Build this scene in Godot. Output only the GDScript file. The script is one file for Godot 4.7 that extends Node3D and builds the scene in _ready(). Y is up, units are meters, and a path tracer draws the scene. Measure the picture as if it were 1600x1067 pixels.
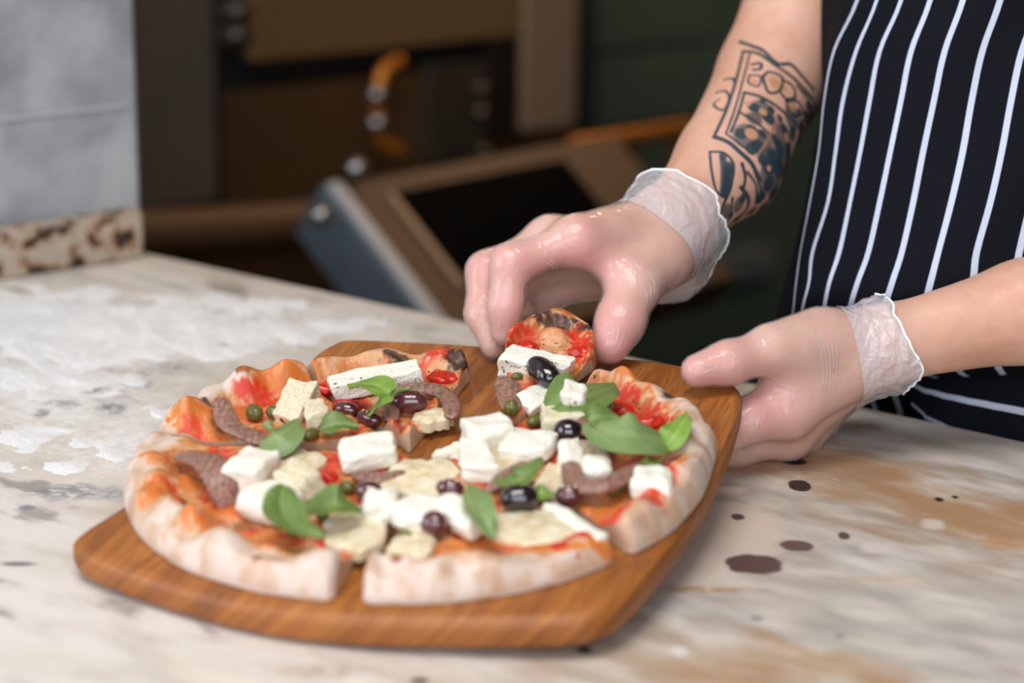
extends Node3D
# Kitchen counter: gloved cook lifts a slice from a cut pizza on a wooden board.

class MB:
	var v := PackedVector3Array()
	var c := PackedColorArray()
	var t := PackedVector2Array()
	var i := PackedInt32Array()
	func add(p: Vector3, col := Color.WHITE, uv := Vector2.ZERO) -> int:
		v.append(p); c.append(col); t.append(uv)
		return v.size() - 1
	func tri(a: int, b: int, d: int) -> void:
		i.append(a); i.append(b); i.append(d)
	func quad(a: int, b: int, d: int, e: int) -> void:
		tri(a, b, d); tri(a, d, e)
	func grid(pts: Array, cols: Array, uvs: Array, nu: int, nv: int, wrap := false) -> void:
		var o := v.size()
		for k in pts.size():
			add(pts[k], cols[k] if cols else Color.WHITE, uvs[k] if uvs else Vector2.ZERO)
		for b in nv - 1:
			for a in (nu if wrap else nu - 1):
				var a2 := (a + 1) % nu
				quad(o + b * nu + a, o + b * nu + a2, o + (b + 1) * nu + a2, o + (b + 1) * nu + a)
	func outward() -> void:
		var vol := 0.0
		for k in range(0, i.size(), 3):
			vol += v[i[k]].dot(v[i[k + 2]].cross(v[i[k + 1]]))
		if vol < 0.0:
			for k in range(0, i.size(), 3):
				var q := i[k + 1]
				i[k + 1] = i[k + 2]
				i[k + 2] = q
	func mesh(closed := true) -> ArrayMesh:
		if closed:
			outward()
		var n := PackedVector3Array()
		n.resize(v.size())
		for k in range(0, i.size(), 3):
			var a := i[k]
			var b := i[k + 1]
			var d := i[k + 2]
			var g := (v[d] - v[a]).cross(v[b] - v[a])
			n[a] += g; n[b] += g; n[d] += g
		for k in n.size():
			n[k] = n[k].normalized() if n[k].length_squared() > 0.0 else Vector3.UP
		var arr := []
		arr.resize(Mesh.ARRAY_MAX)
		arr[Mesh.ARRAY_VERTEX] = v
		arr[Mesh.ARRAY_NORMAL] = n
		arr[Mesh.ARRAY_COLOR] = c
		arr[Mesh.ARRAY_TEX_UV] = t
		arr[Mesh.ARRAY_INDEX] = i
		var m := ArrayMesh.new()
		m.add_surface_from_arrays(Mesh.PRIMITIVE_TRIANGLES, arr)
		return m

class Field:
	# distance field on a grid; bones are tapered capsules, fingers kept apart from each other
	var o: Vector3
	var h: float
	var nx: int
	var ny: int
	var nz: int
	var s := PackedFloat32Array()
	var fm := PackedFloat32Array()
	var k := 285.0
	var bl := []
	var fl := []
	func _init(cell: float, kk := 285.0) -> void:
		h = cell
		k = kk
	func bone(a: Vector3, b: Vector3, ra: float, rb: float) -> void:
		bl.append([a, b, ra, rb])
	func finger(p: Array, r: Array) -> void:
		fl.append([p, r])
	func build() -> void:
		var lo := Vector3.ONE * 1e3
		var hi := -lo
		for q in bl:
			lo = lo.min((q[0] as Vector3).min(q[1]) - Vector3.ONE * (maxf(q[2], q[3]) + 0.012 + h * 3))
			hi = hi.max((q[0] as Vector3).max(q[1]) + Vector3.ONE * (maxf(q[2], q[3]) + 0.012 + h * 3))
		for q in fl:
			for e in q[0].size():
				lo = lo.min(q[0][e] - Vector3.ONE * (q[1][e] + 0.012 + h * 3))
				hi = hi.max(q[0][e] + Vector3.ONE * (q[1][e] + 0.012 + h * 3))
		o = lo
		nx = int((hi.x - lo.x) / h) + 2
		ny = int((hi.y - lo.y) / h) + 2
		nz = int((hi.z - lo.z) / h) + 2
		s.resize(nx * ny * nz)
		fm.resize(nx * ny * nz)
		for q in bl:
			s = splat(s, q[0], q[1], q[2], q[3])
		for q in fl:
			var tmp := PackedFloat32Array()
			tmp.resize(s.size())
			for e in q[0].size() - 1:
				tmp = splat(tmp, q[0][e], q[0][e + 1], q[1][e], q[1][e + 1])
			for e in tmp.size():
				if tmp[e] > fm[e]:
					fm[e] = tmp[e]
	func splat(arr: PackedFloat32Array, a: Vector3, b: Vector3, ra: float, rb: float) -> PackedFloat32Array:
		var far := 6.3 / k
		var m := maxf(ra, rb) + far
		var lo := (a.min(b) - Vector3.ONE * m - o) / h
		var hi := (a.max(b) + Vector3.ONE * m - o) / h
		var ab := b - a
		var l2 := maxf(ab.length_squared(), 1e-9)
		for z in range(maxi(0, int(lo.z)), mini(nz - 1, int(hi.z)) + 1):
			for y in range(maxi(0, int(lo.y)), mini(ny - 1, int(hi.y)) + 1):
				var row := (z * ny + y) * nx
				for x in range(maxi(0, int(lo.x)), mini(nx - 1, int(hi.x)) + 1):
					var p := o + Vector3(x, y, z) * h - a
					var t := clampf(p.dot(ab) / l2, 0.0, 1.0)
					var d := (p - ab * t).length() - lerpf(ra, rb, t)
					if d < far:
						arr[row + x] += exp(-k * maxf(d, -0.06))
		return arr
	func at(f: PackedFloat32Array, p: Vector3) -> float:
		var q := (p - o) / h
		var x := clampi(int(q.x), 0, nx - 2)
		var y := clampi(int(q.y), 0, ny - 2)
		var z := clampi(int(q.z), 0, nz - 2)
		var b := (z * ny + y) * nx + x
		var u := q - Vector3(x, y, z)
		var c0 := lerpf(lerpf(f[b], f[b + 1], u.x), lerpf(f[b + nx], f[b + nx + 1], u.x), u.y)
		b += nx * ny
		return lerpf(c0, lerpf(lerpf(f[b], f[b + 1], u.x), lerpf(f[b + nx], f[b + nx + 1], u.x), u.y), u.z)
	func field() -> PackedFloat32Array:
		build()
		var f := PackedFloat32Array()
		f.resize(s.size())
		f.fill(0.05)
		for q in s.size():
			var e := s[q] + fm[q]
			if e > 0.002:
				f[q] = -log(e) / k
		return f
	func extract(mb: MB, f: PackedFloat32Array, iso: float, keep: Callable, paint: Callable) -> void:
		var id := {}
		var offs := [0, 1, nx, nx + 1, nx * ny, nx * ny + 1, nx * ny + nx, nx * ny + nx + 1]
		var cr := [Vector3(0, 0, 0), Vector3(1, 0, 0), Vector3(0, 1, 0), Vector3(1, 1, 0), Vector3(0, 0, 1), Vector3(1, 0, 1), Vector3(0, 1, 1), Vector3(1, 1, 1)]
		var eg := [[0, 1], [2, 3], [4, 5], [6, 7], [0, 2], [1, 3], [4, 6], [5, 7], [0, 4], [1, 5], [2, 6], [3, 7]]
		var thr := h * 2.4
		var nxy := nx * ny
		for q in f.size() - nxy - nx - 1:
			if absf(f[q] - iso) > thr:
				continue
			var x := q % nx
			var y := (q / nx) % ny
			if x == nx - 1 or y == ny - 1:
				continue
			var mask := 0
			for e in 8:
				if f[q + offs[e]] < iso:
					mask |= 1 << e
			if mask == 0 or mask == 255:
				continue
			var sum := Vector3.ZERO
			var cnt := 0
			for e in eg:
				var fa: float = f[q + offs[e[0]]] - iso
				var fb: float = f[q + offs[e[1]]] - iso
				if (fa < 0.0) != (fb < 0.0):
					sum += (cr[e[0]] as Vector3).lerp(cr[e[1]], fa / (fa - fb))
					cnt += 1
			var p := o + (Vector3(x, y, q / nxy) + sum / cnt) * h
			if not keep.call(p):
				continue
			var pu: Array = paint.call(p)
			id[q] = mb.add(p, pu[0], pu[1])
		for q in id:
			var inside: bool = f[q] < iso
			for ax in 3:
				var st: int = [1, nx, nxy][ax]
				var s1: int = [nx, nxy, 1][ax]
				var s2: int = [nxy, 1, nx][ax]
				if inside == (f[q + st] < iso):
					continue
				if id.has(q - s1) and id.has(q - s2) and id.has(q - s1 - s2):
					if inside:
						mb.quad(id[q], id[q - s2], id[q - s1 - s2], id[q - s1])
					else:
						mb.quad(id[q], id[q - s1], id[q - s1 - s2], id[q - s2])

const FP := 3300.0
var CP := Vector3(0, 0.407, 1.1)
var RT: Vector3
var UPV: Vector3
var FW: Vector3
var BP: Vector3   # board plane point and normal
var BN: Vector3
var B1: Vector3   # axes in the board plane
var B2: Vector3
var rng := RandomNumberGenerator.new()
var nz := FastNoiseLite.new()
var nz2 := FastNoiseLite.new()
var nz3 := FastNoiseLite.new()
var taken := {}
var M := {}

func ray(px: float, py: float) -> Vector3:
	return FW + RT * ((px - 800.0) / FP) + UPV * ((533.5 - py) / FP)
func P(px: float, py: float, d: float) -> Vector3:
	return CP + ray(px, py) * d
func G(px: float, py: float, y := 0.0) -> Vector3:
	var r := ray(px, py)
	return CP + r * ((y - CP.y) / r.y)
func HP(px: float, py: float, p0: Vector3, n: Vector3) -> Vector3:
	var r := ray(px, py)
	return CP + r * ((p0 - CP).dot(n) / r.dot(n))
func B(px: float, py: float, off := 0.0) -> Vector3:
	return HP(px, py, BP + BN * off, BN)
func dep(p: Vector3) -> float:
	return (p - CP).dot(FW)
func sc(r: float, g: float, b: float) -> Color:
	return Color(r / 255.0, g / 255.0, b / 255.0)
func li(r: float, g: float, b: float) -> Color:
	return Color(r / 255.0, g / 255.0, b / 255.0).srgb_to_linear()

func mat(col: Color, rough := 0.6, metal := 0.0, vc := false) -> StandardMaterial3D:
	var m := StandardMaterial3D.new()
	m.albedo_color = col
	m.roughness = rough
	m.metallic = metal
	m.vertex_color_use_as_albedo = vc
	return m
func noise_tex(freq: float, ramp: Array, sz := 512, kind := FastNoiseLite.TYPE_SIMPLEX_SMOOTH, sd := 1, oct := 5) -> NoiseTexture2D:
	var n := FastNoiseLite.new()
	n.noise_type = kind
	n.frequency = freq
	n.seed = sd
	n.fractal_octaves = oct
	var t := NoiseTexture2D.new()
	t.width = sz
	t.height = sz
	t.seamless = true
	t.noise = n
	if ramp:
		var g := Gradient.new()
		g.offsets = PackedFloat32Array(ramp.map(func(r): return r[0]))
		g.colors = PackedColorArray(ramp.map(func(r): return r[1]))
		t.color_ramp = g
	return t
func triplanar(m: StandardMaterial3D, s: float, world := false) -> StandardMaterial3D:
	m.uv1_triplanar = true
	m.uv1_world_triplanar = world
	m.uv1_scale = Vector3.ONE * s
	return m
func bump(m: StandardMaterial3D, t: Texture2D, cm: float) -> StandardMaterial3D:
	m.heightmap_enabled = true
	m.heightmap_texture = t
	m.heightmap_scale = cm
	return m

func numbered(called: String) -> String:
	var k: int = taken.get(called, 0)
	taken[called] = k + 1
	return called if k == 0 else "%s_%03d" % [called, k]
func tag(o: Node3D, label: String, cat := "", group := "", kind := "") -> Node3D:
	if label: o.set_meta("label", label)
	if cat: o.set_meta("category", cat)
	if group: o.set_meta("group", group)
	if kind: o.set_meta("kind", kind)
	return o
func obj(called: String, me: Mesh, m: Material, parent: Node = self) -> MeshInstance3D:
	var o := MeshInstance3D.new()
	o.name = numbered(called) if parent == self else called
	o.mesh = me
	o.material_override = m
	parent.add_child(o, true)
	return o
func thing(called: String, label: String, cat: String, at := Vector3.ZERO, group := "") -> Node3D:
	var o := Node3D.new()
	o.name = numbered(called)
	o.position = at
	add_child(o)
	return tag(o, label, cat, group)

# ---------- shape helpers ----------
func rbox(mb: MB, size: Vector3, r: float, xf := Transform3D(), wob := 0.0, seed_off := 0.0, col := Color.WHITE, sub := 0) -> void:
	var hs := size * 0.5
	r = minf(r, minf(hs.x, minf(hs.y, hs.z)) * 0.98)
	var inn := hs - Vector3.ONE * r
	var made := {}
	for ax in 3:
		for sg in [-1.0, 1.0]:
			var u := (ax + 1) % 3
			var w := (ax + 2) % 3
			var lu := []
			var lw := []
			for q in [[lu, u], [lw, w]]:
				var H: float = hs[q[1]]
				q[0].append_array([-H, -H + r * 0.35, -H + r])
				for e in sub:
					q[0].append(lerpf(-H + r, H - r, (e + 1.0) / (sub + 1.0)))
				q[0].append_array([H - r, H - r * 0.35, H])
			var n := lu.size()
			var ids := []
			for b in n:
				for a in n:
					var p := Vector3.ZERO
					p[ax] = hs[ax] * sg
					p[u] = lu[a]
					p[w] = lw[b]
					var cl := p.clamp(-inn, inn)
					p = cl + (p - cl).normalized() * r
					var key := Vector3i((p * 1e5).round())
					if not made.has(key):
						var pw := p
						if wob > 0.0:
							var sd := Vector3(seed_off, seed_off * 0.7, -seed_off)
							pw += Vector3(nz.get_noise_3dv(p * 4200.0 + sd * 57.0), nz.get_noise_3dv(p * 4200.0 + sd * 31.0 + Vector3(80, 0, 0)), nz.get_noise_3dv(p * 4200.0 - sd * 43.0)) * wob
						made[key] = mb.add(xf * pw, col)
					ids.append(made[key])
			for b in n - 1:
				for a in n - 1:
					var q0: int = ids[b * n + a]
					var q1: int = ids[b * n + a + 1]
					var q2: int = ids[(b + 1) * n + a + 1]
					var q3: int = ids[(b + 1) * n + a]
					if sg > 0:
						mb.quad(q0, q3, q2, q1)
					else:
						mb.quad(q0, q1, q2, q3)
func box(called: String, size: Vector3, xf: Transform3D, m: Material, parent: Node = self, r := 0.003) -> MeshInstance3D:
	var mb := MB.new()
	rbox(mb, size, r)
	var o := obj(called, mb.mesh(), m, parent)
	o.transform = xf
	return o
func tube(mb: MB, pts: Array, rad: Array, seg := 10, flat := 1.0, up := Vector3.UP, col := Color.WHITE, caps := true) -> void:
	var ps := []
	var rs := []
	if caps:
		var d0: Vector3 = (pts[0] - pts[1]).normalized()
		for q in [[1.0, 0.02], [0.8, 0.6], [0.35, 0.93]]:
			ps.append(pts[0] + d0 * rad[0] * q[0]); rs.append(rad[0] * q[1])
	for q in pts.size():
		ps.append(pts[q]); rs.append(rad[q])
	if caps:
		var n := pts.size() - 1
		var d1: Vector3 = (pts[n] - pts[n - 1]).normalized()
		for q in [[0.35, 0.93], [0.8, 0.6], [1.0, 0.02]]:
			ps.append(pts[n] + d1 * rad[n] * q[0]); rs.append(rad[n] * q[1])
	var out := []
	var cols := []
	for q in ps.size():
		var d: Vector3 = (ps[mini(q + 1, ps.size() - 1)] - ps[maxi(q - 1, 0)]).normalized()
		var s := d.cross(up)
		s = s.normalized() if s.length() > 0.01 else d.cross(Vector3.RIGHT).normalized()
		var w := s.cross(d)
		for a in seg:
			var an := TAU * a / seg
			out.append(ps[q] + (s * cos(an) + w * sin(an) * flat) * rs[q])
			cols.append(col)
	mb.grid(out, cols, [], seg, ps.size(), true)
func spline(p: Array, n: int, closed := false) -> Array:
	var out := []
	var m := p.size()
	var segs := m if closed else m - 1
	for s in segs:
		var p0 = p[posmod(s - 1, m)] if closed else p[maxi(s - 1, 0)]
		var p1 = p[s]
		var p2 = p[(s + 1) % m]
		var p3 = p[(s + 2) % m] if closed else p[mini(s + 2, m - 1)]
		for k in n:
			out.append(p1.cubic_interpolate(p2, p0, p3, float(k) / n))
	if not closed:
		out.append(p[m - 1])
	return out

func _ready() -> void:
	rng.seed = 7
	nz.seed = 3
	nz.frequency = 0.02
	nz.fractal_octaves = 3
	nz3.seed = 5
	nz3.frequency = 0.02
	nz3.fractal_octaves = 1
	nz2.seed = 11
	nz2.frequency = 0.02
	nz2.fractal_octaves = 4
	# ---------- camera ----------
	var pit := deg_to_rad(16.5)
	var rol := deg_to_rad(1.0)
	FW = Vector3(0, -sin(pit), -cos(pit))
	var u0 := Vector3(0, cos(pit), -sin(pit))
	RT = Vector3.RIGHT * cos(rol) + u0 * sin(rol)
	UPV = -Vector3.RIGHT * sin(rol) + u0 * cos(rol)
	var cam := Camera3D.new()
	cam.name = "camera"
	cam.transform = Transform3D(Basis(RT, UPV, -FW), CP)
	var at := CameraAttributesPhysical.new()
	at.frustum_focal_length = 35.0 / 2.0 / (533.5 / FP)
	at.frustum_focus_distance = 1.175
	at.exposure_aperture = 5.4
	cam.attributes = at
	cam.fov = rad_to_deg(2.0 * atan(533.5 / FP))
	cam.near = 0.05
	add_child(cam)
	# ---------- sky, daylight through the windows, exposure ----------
	var we := WorldEnvironment.new()
	we.name = "environment"
	var en := Environment.new()
	en.background_mode = Environment.BG_SKY
	var sky := Sky.new()
	var sm := ProceduralSkyMaterial.new()
	sm.sky_top_color = sc(205, 216, 232)
	sm.sky_horizon_color = sc(228, 232, 238)
	sm.ground_bottom_color = sc(120, 118, 115)
	sm.ground_horizon_color = sc(170, 168, 165)
	sky.sky_material = sm
	en.sky = sky
	en.background_energy_multiplier = 1.0
	en.tonemap_mode = Environment.TONE_MAPPER_LINEAR
	en.tonemap_exposure = 0.37
	en.sdfgi_enabled = true
	en.ssao_enabled = true
	en.ssil_enabled = true
	we.environment = en
	add_child(we)
	window_light("window_daylight", Vector3(-0.2, 1.05, 2.5), Vector3(0, 0, -1), Vector2(2.4, 1.5), 14.0, sc(240, 244, 255))
	window_light("side_window_daylight", Vector3(-2.15, 0.95, 0.9), Vector3(1, 0, 0), Vector2(1.8, 1.5), 12.0, sc(232, 240, 255))
	window_light("added_panel_fill", Vector3(-0.25, 1.88, 0.75), Vector3(0, -1, 0), Vector2(1.1, 0.8), 7.0, sc(255, 253, 250))  # added fill from overhead, brightens the upward faces
	# board plane, tilted up at the hand that holds it
	var l := G(115, 850, 0.0185)
	var n := G(600, 965, 0.0185)
	var r := G(1150, 600, 0.054)
	BP = l
	BN = (n - l).cross(r - l).normalized()
	if BN.y < 0: BN = -BN
	B1 = (Vector3.RIGHT - BN * BN.x).normalized()
	B2 = B1.cross(BN).normalized()   # towards the camera
	if B2.z < 0: B2 = -B2
	materials()
	room()
	added_ceiling_light()
	counter()
	oven()
	board()
	pizza()
	toppings()
	cook()
	details()

func window_light(called: String, at: Vector3, dir: Vector3, size: Vector2, e: float, col: Color) -> void:
	var a := AreaLight3D.new()
	a.name = called
	a.area_size = size
	a.light_energy = e
	a.light_color = col
	a.shadow_enabled = true
	a.set("area_range", 12.0)
	a.transform = Transform3D(Basis.looking_at(dir, Vector3.UP if absf(dir.y) < 0.9 else Vector3.FORWARD), at)
	add_child(a)

func materials() -> void:
	var grain := noise_tex(0.02, [], 512, FastNoiseLite.TYPE_SIMPLEX_SMOOTH, 5, 6)
	var fine := noise_tex(0.06, [], 512, FastNoiseLite.TYPE_SIMPLEX_SMOOTH, 9, 4)
	M.fine = fine
	M.grain = grain
	M.plaster = triplanar(mat(sc(150, 150, 150), 0.9), 0.5, true)
	M.plaster.albedo_texture = noise_tex(0.008, [[0.0, sc(205, 205, 205)], [1.0, sc(255, 255, 255)]])
	M.dark_wall = mat(sc(84, 88, 84), 0.8)
	M.cabinet_green = mat(sc(66, 80, 68), 0.6)
	M.floor = triplanar(mat(sc(70, 64, 58), 0.6), 0.8, true)
	M.floor.albedo_texture = noise_tex(0.01, [[0.0, sc(190, 190, 190)], [1.0, sc(255, 255, 255)]])
	M.concrete = triplanar(mat(sc(176, 178, 179), 0.88), 2.4)
	M.concrete.albedo_texture = noise_tex(0.007, [[0.15, sc(198, 200, 202)], [0.5, sc(232, 234, 236)], [0.85, sc(255, 255, 255)]], 512, FastNoiseLite.TYPE_SIMPLEX_SMOOTH, 21, 6)
	bump(M.concrete, grain, 0.1)
	M.skirting = triplanar(mat(Color.WHITE, 0.5), 8.0)
	M.skirting.albedo_texture = noise_tex(0.011, [[0.0, sc(24, 18, 14)], [0.3, sc(50, 36, 28)], [0.37, sc(150, 98, 56)], [0.46, sc(164, 144, 122)], [0.75, sc(180, 168, 152)], [1.0, sc(150, 140, 130)]], 512, FastNoiseLite.TYPE_SIMPLEX_SMOOTH, 14, 4)
	M.steel_brown = mat(sc(140, 106, 66), 0.45, 0.5)
	M.steel_brown2 = mat(sc(112, 80, 50), 0.42, 0.6)
	M.steel_tan = mat(sc(150, 124, 98), 0.5, 0.4)
	M.steel_grey = mat(sc(96, 106, 112), 0.5, 0.4)
	M.steel_light = mat(sc(165, 168, 174), 0.5, 0.3)
	M.copper = mat(sc(196, 120, 44), 0.4, 0.7)
	M.chrome = mat(sc(170, 165, 160), 0.25, 0.9)
	M.black = mat(sc(14, 13, 12), 0.6)
	M.black_glass = mat(sc(5, 5, 5), 0.6)
	M.black_glass.metallic_specular = 0.08
	M.brown_wood = mat(sc(96, 66, 40), 0.55)
	var sp := noise_tex(0.03, [[0.0, sc(86, 92, 60)], [0.05, sc(120, 118, 88)], [0.1, sc(246, 243, 235)], [1.0, sc(255, 253, 247)]], 512, FastNoiseLite.TYPE_CELLULAR, 4, 2)
	M.feta = triplanar(mat(sc(244, 240, 230), 0.55), 16.0)
	M.feta.albedo_texture = sp
	M.feta.subsurf_scatter_enabled = true
	M.feta.subsurf_scatter_strength = 0.12
	bump(M.feta, fine, 0.05)
	M.feta_herb = triplanar(mat(sc(232, 224, 200), 0.55), 22.0)
	M.feta_herb.albedo_texture = noise_tex(0.035, [[0.0, sc(70, 72, 48)], [0.1, sc(110, 104, 76)], [0.16, sc(240, 234, 220)], [1.0, sc(252, 248, 236)]], 512, FastNoiseLite.TYPE_CELLULAR, 8, 2)
	bump(M.feta_herb, fine, 0.05)
	M.melt = triplanar(mat(sc(234, 228, 212), 0.4), 14.0)
	M.melt.albedo_texture = noise_tex(0.012, [[0.1, sc(224, 204, 168)], [0.45, sc(242, 232, 208)], [1.0, sc(255, 252, 244)]], 512, FastNoiseLite.TYPE_SIMPLEX_SMOOTH, 31, 4)
	M.olive_black = mat(sc(30, 17, 24), 0.12)
	M.olive_black.clearcoat_enabled = true
	M.olive_black.clearcoat_roughness = 0.05
	M.olive_purple = mat(sc(88, 40, 44), 0.16)
	M.olive_purple.clearcoat_enabled = true
	M.olive_purple.clearcoat_roughness = 0.08
	M.caper = triplanar(mat(sc(118, 112, 52), 0.3), 40.0)
	M.caper.albedo_texture = noise_tex(0.02, [[0.0, sc(170, 170, 150)], [1.0, sc(255, 255, 255)]])
	M.anchovy = triplanar(mat(sc(172, 134, 118), 0.3), 30.0)
	M.anchovy.albedo_texture = noise_tex(0.02, [[0.2, sc(150, 140, 136)], [0.6, sc(236, 226, 220)], [1.0, sc(255, 250, 246)]])
	bump(M.anchovy, fine, 0.03)
	M.leaf = mat(Color.WHITE, 0.42, 0.0, true)
	M.leaf.backlight_enabled = true
	M.leaf.backlight = sc(110, 140, 60)
	M.dough = mat(Color.WHITE, 0.5, 0.0, true)
	M.dough.heightmap_enabled = false
	M.tomato = triplanar(mat(sc(206, 46, 26), 0.28), 30.0)
	M.tomato.albedo_texture = noise_tex(0.02, [[0.2, sc(200, 170, 150)], [0.6, sc(250, 240, 235)], [1.0, sc(255, 255, 255)]])
	M.herb = mat(sc(96, 98, 62), 0.8)
	M.crumb = mat(sc(236, 226, 204), 0.7)
	# wood of the board, grain along v
	var wn := FastNoiseLite.new()
	wn.frequency = 1.0
	wn.fractal_octaves = 4
	wn.seed = 6
	var W := 700
	var img := Image.create(W, W, false, Image.FORMAT_RGB8)
	var c0 := sc(138, 77, 28)
	var c1 := sc(178, 112, 48)
	var c2 := sc(92, 50, 20)
	for y in W:
		for x in W:
			var u := x * 0.5 / W
			var v := y * 0.5 / W
			var w := wn.get_noise_2d(u * 14.0, v * 2.2) * 0.035
			var g := wn.get_noise_2d((u + w) * 130.0, v * 4.0)
			var f := wn.get_noise_2d(u * 640.0 + 30.0, v * 22.0)
			var c := c0.lerp(c1, clampf(0.5 + g * 0.8, 0, 1))
			c = c.lerp(c2, clampf((f - 0.2) * 2.0, 0.0, 0.45) + clampf((wn.get_noise_2d((u + w) * 44.0 + 9.0, v * 1.4) - 0.12) * 1.4, 0.0, 0.4))
			img.set_pixel(x, y, c)
	M.wood = mat(Color.WHITE, 0.5)
	M.wood.albedo_texture = ImageTexture.create_from_image(img)
	M.wood_light = mat(sc(255, 255, 255), 0.5)
	M.wood_light.albedo_texture = M.wood.albedo_texture

# ---------- room shell ----------
func slab(called: String, size: Vector3, at: Vector3, m: Material) -> void:
	var b := BoxMesh.new()
	b.size = size
	var o := obj(called, b, m)
	o.position = at
	tag(o, "", "", "", "structure")
func room() -> void:
	slab("floor", Vector3(5.2, 0.1, 6.4), Vector3(0.1, -0.95, -0.3), M.floor)
	slab("ceiling", Vector3(5.2, 0.1, 6.4), Vector3(0.1, 2.0, -0.3), M.plaster)
	slab("wall_back", Vector3(5.2, 3.0, 0.1), Vector3(0.1, 0.5, -3.35), M.dark_wall)
	slab("wall_right", Vector3(0.1, 3.0, 6.2), Vector3(2.6, 0.5, -0.2), M.dark_wall)
	# window walls: piers, sill and head around each opening
	slab("wall_front", Vector3(5.2, 1.2, 0.1), Vector3(0.1, -0.35, 2.8), M.plaster)
	slab("wall_front_head", Vector3(5.2, 0.2, 0.1), Vector3(0.1, 1.92, 2.8), M.plaster)
	slab("wall_front_pier", Vector3(1.1, 1.6, 0.1), Vector3(-1.95, 1.05, 2.8), M.plaster)
	slab("wall_front_pier", Vector3(1.7, 1.6, 0.1), Vector3(1.85, 1.05, 2.8), M.plaster)
	slab("wall_left", Vector3(0.1, 1.15, 6.2), Vector3(-2.4, -0.4, -0.2), M.plaster)
	slab("wall_left_head", Vector3(0.1, 0.25, 6.2), Vector3(-2.4, 1.85, -0.2), M.plaster)
	slab("wall_left_pier", Vector3(0.1, 1.6, 3.1), Vector3(-2.4, 0.95, -1.7), M.plaster)
	slab("wall_left_pier", Vector3(0.1, 1.6, 1.0), Vector3(-2.4, 0.95, 2.3), M.plaster)

func added_ceiling_light() -> void:  # added lamp panel out of view, goes with the overhead fill
	var t := thing("added_ceiling_light", "added flat white light panel on the unseen ceiling above the counter", "added ceiling light", Vector3(-0.25, 1.92, 0.75))
	var gl := mat(sc(250, 248, 244), 0.6)
	gl.emission_enabled = true
	gl.emission = sc(255, 250, 242)
	gl.emission_energy_multiplier = 2.0
	box("diffuser", Vector3(1.1, 0.02, 0.8), Transform3D(), gl, t, 0.004)
	for q in [[Vector3(1.14, 0.03, 0.02), Vector3(0, 0, 0.41)], [Vector3(1.14, 0.03, 0.02), Vector3(0, 0, -0.41)], [Vector3(0.02, 0.03, 0.8), Vector3(0.56, 0, 0)], [Vector3(0.02, 0.03, 0.8), Vector3(-0.56, 0, 0)]]:
		box("frame", q[0], Transform3D(Basis(), q[1] + Vector3(0, 0.004, 0)), M.steel_light, t)

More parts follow.
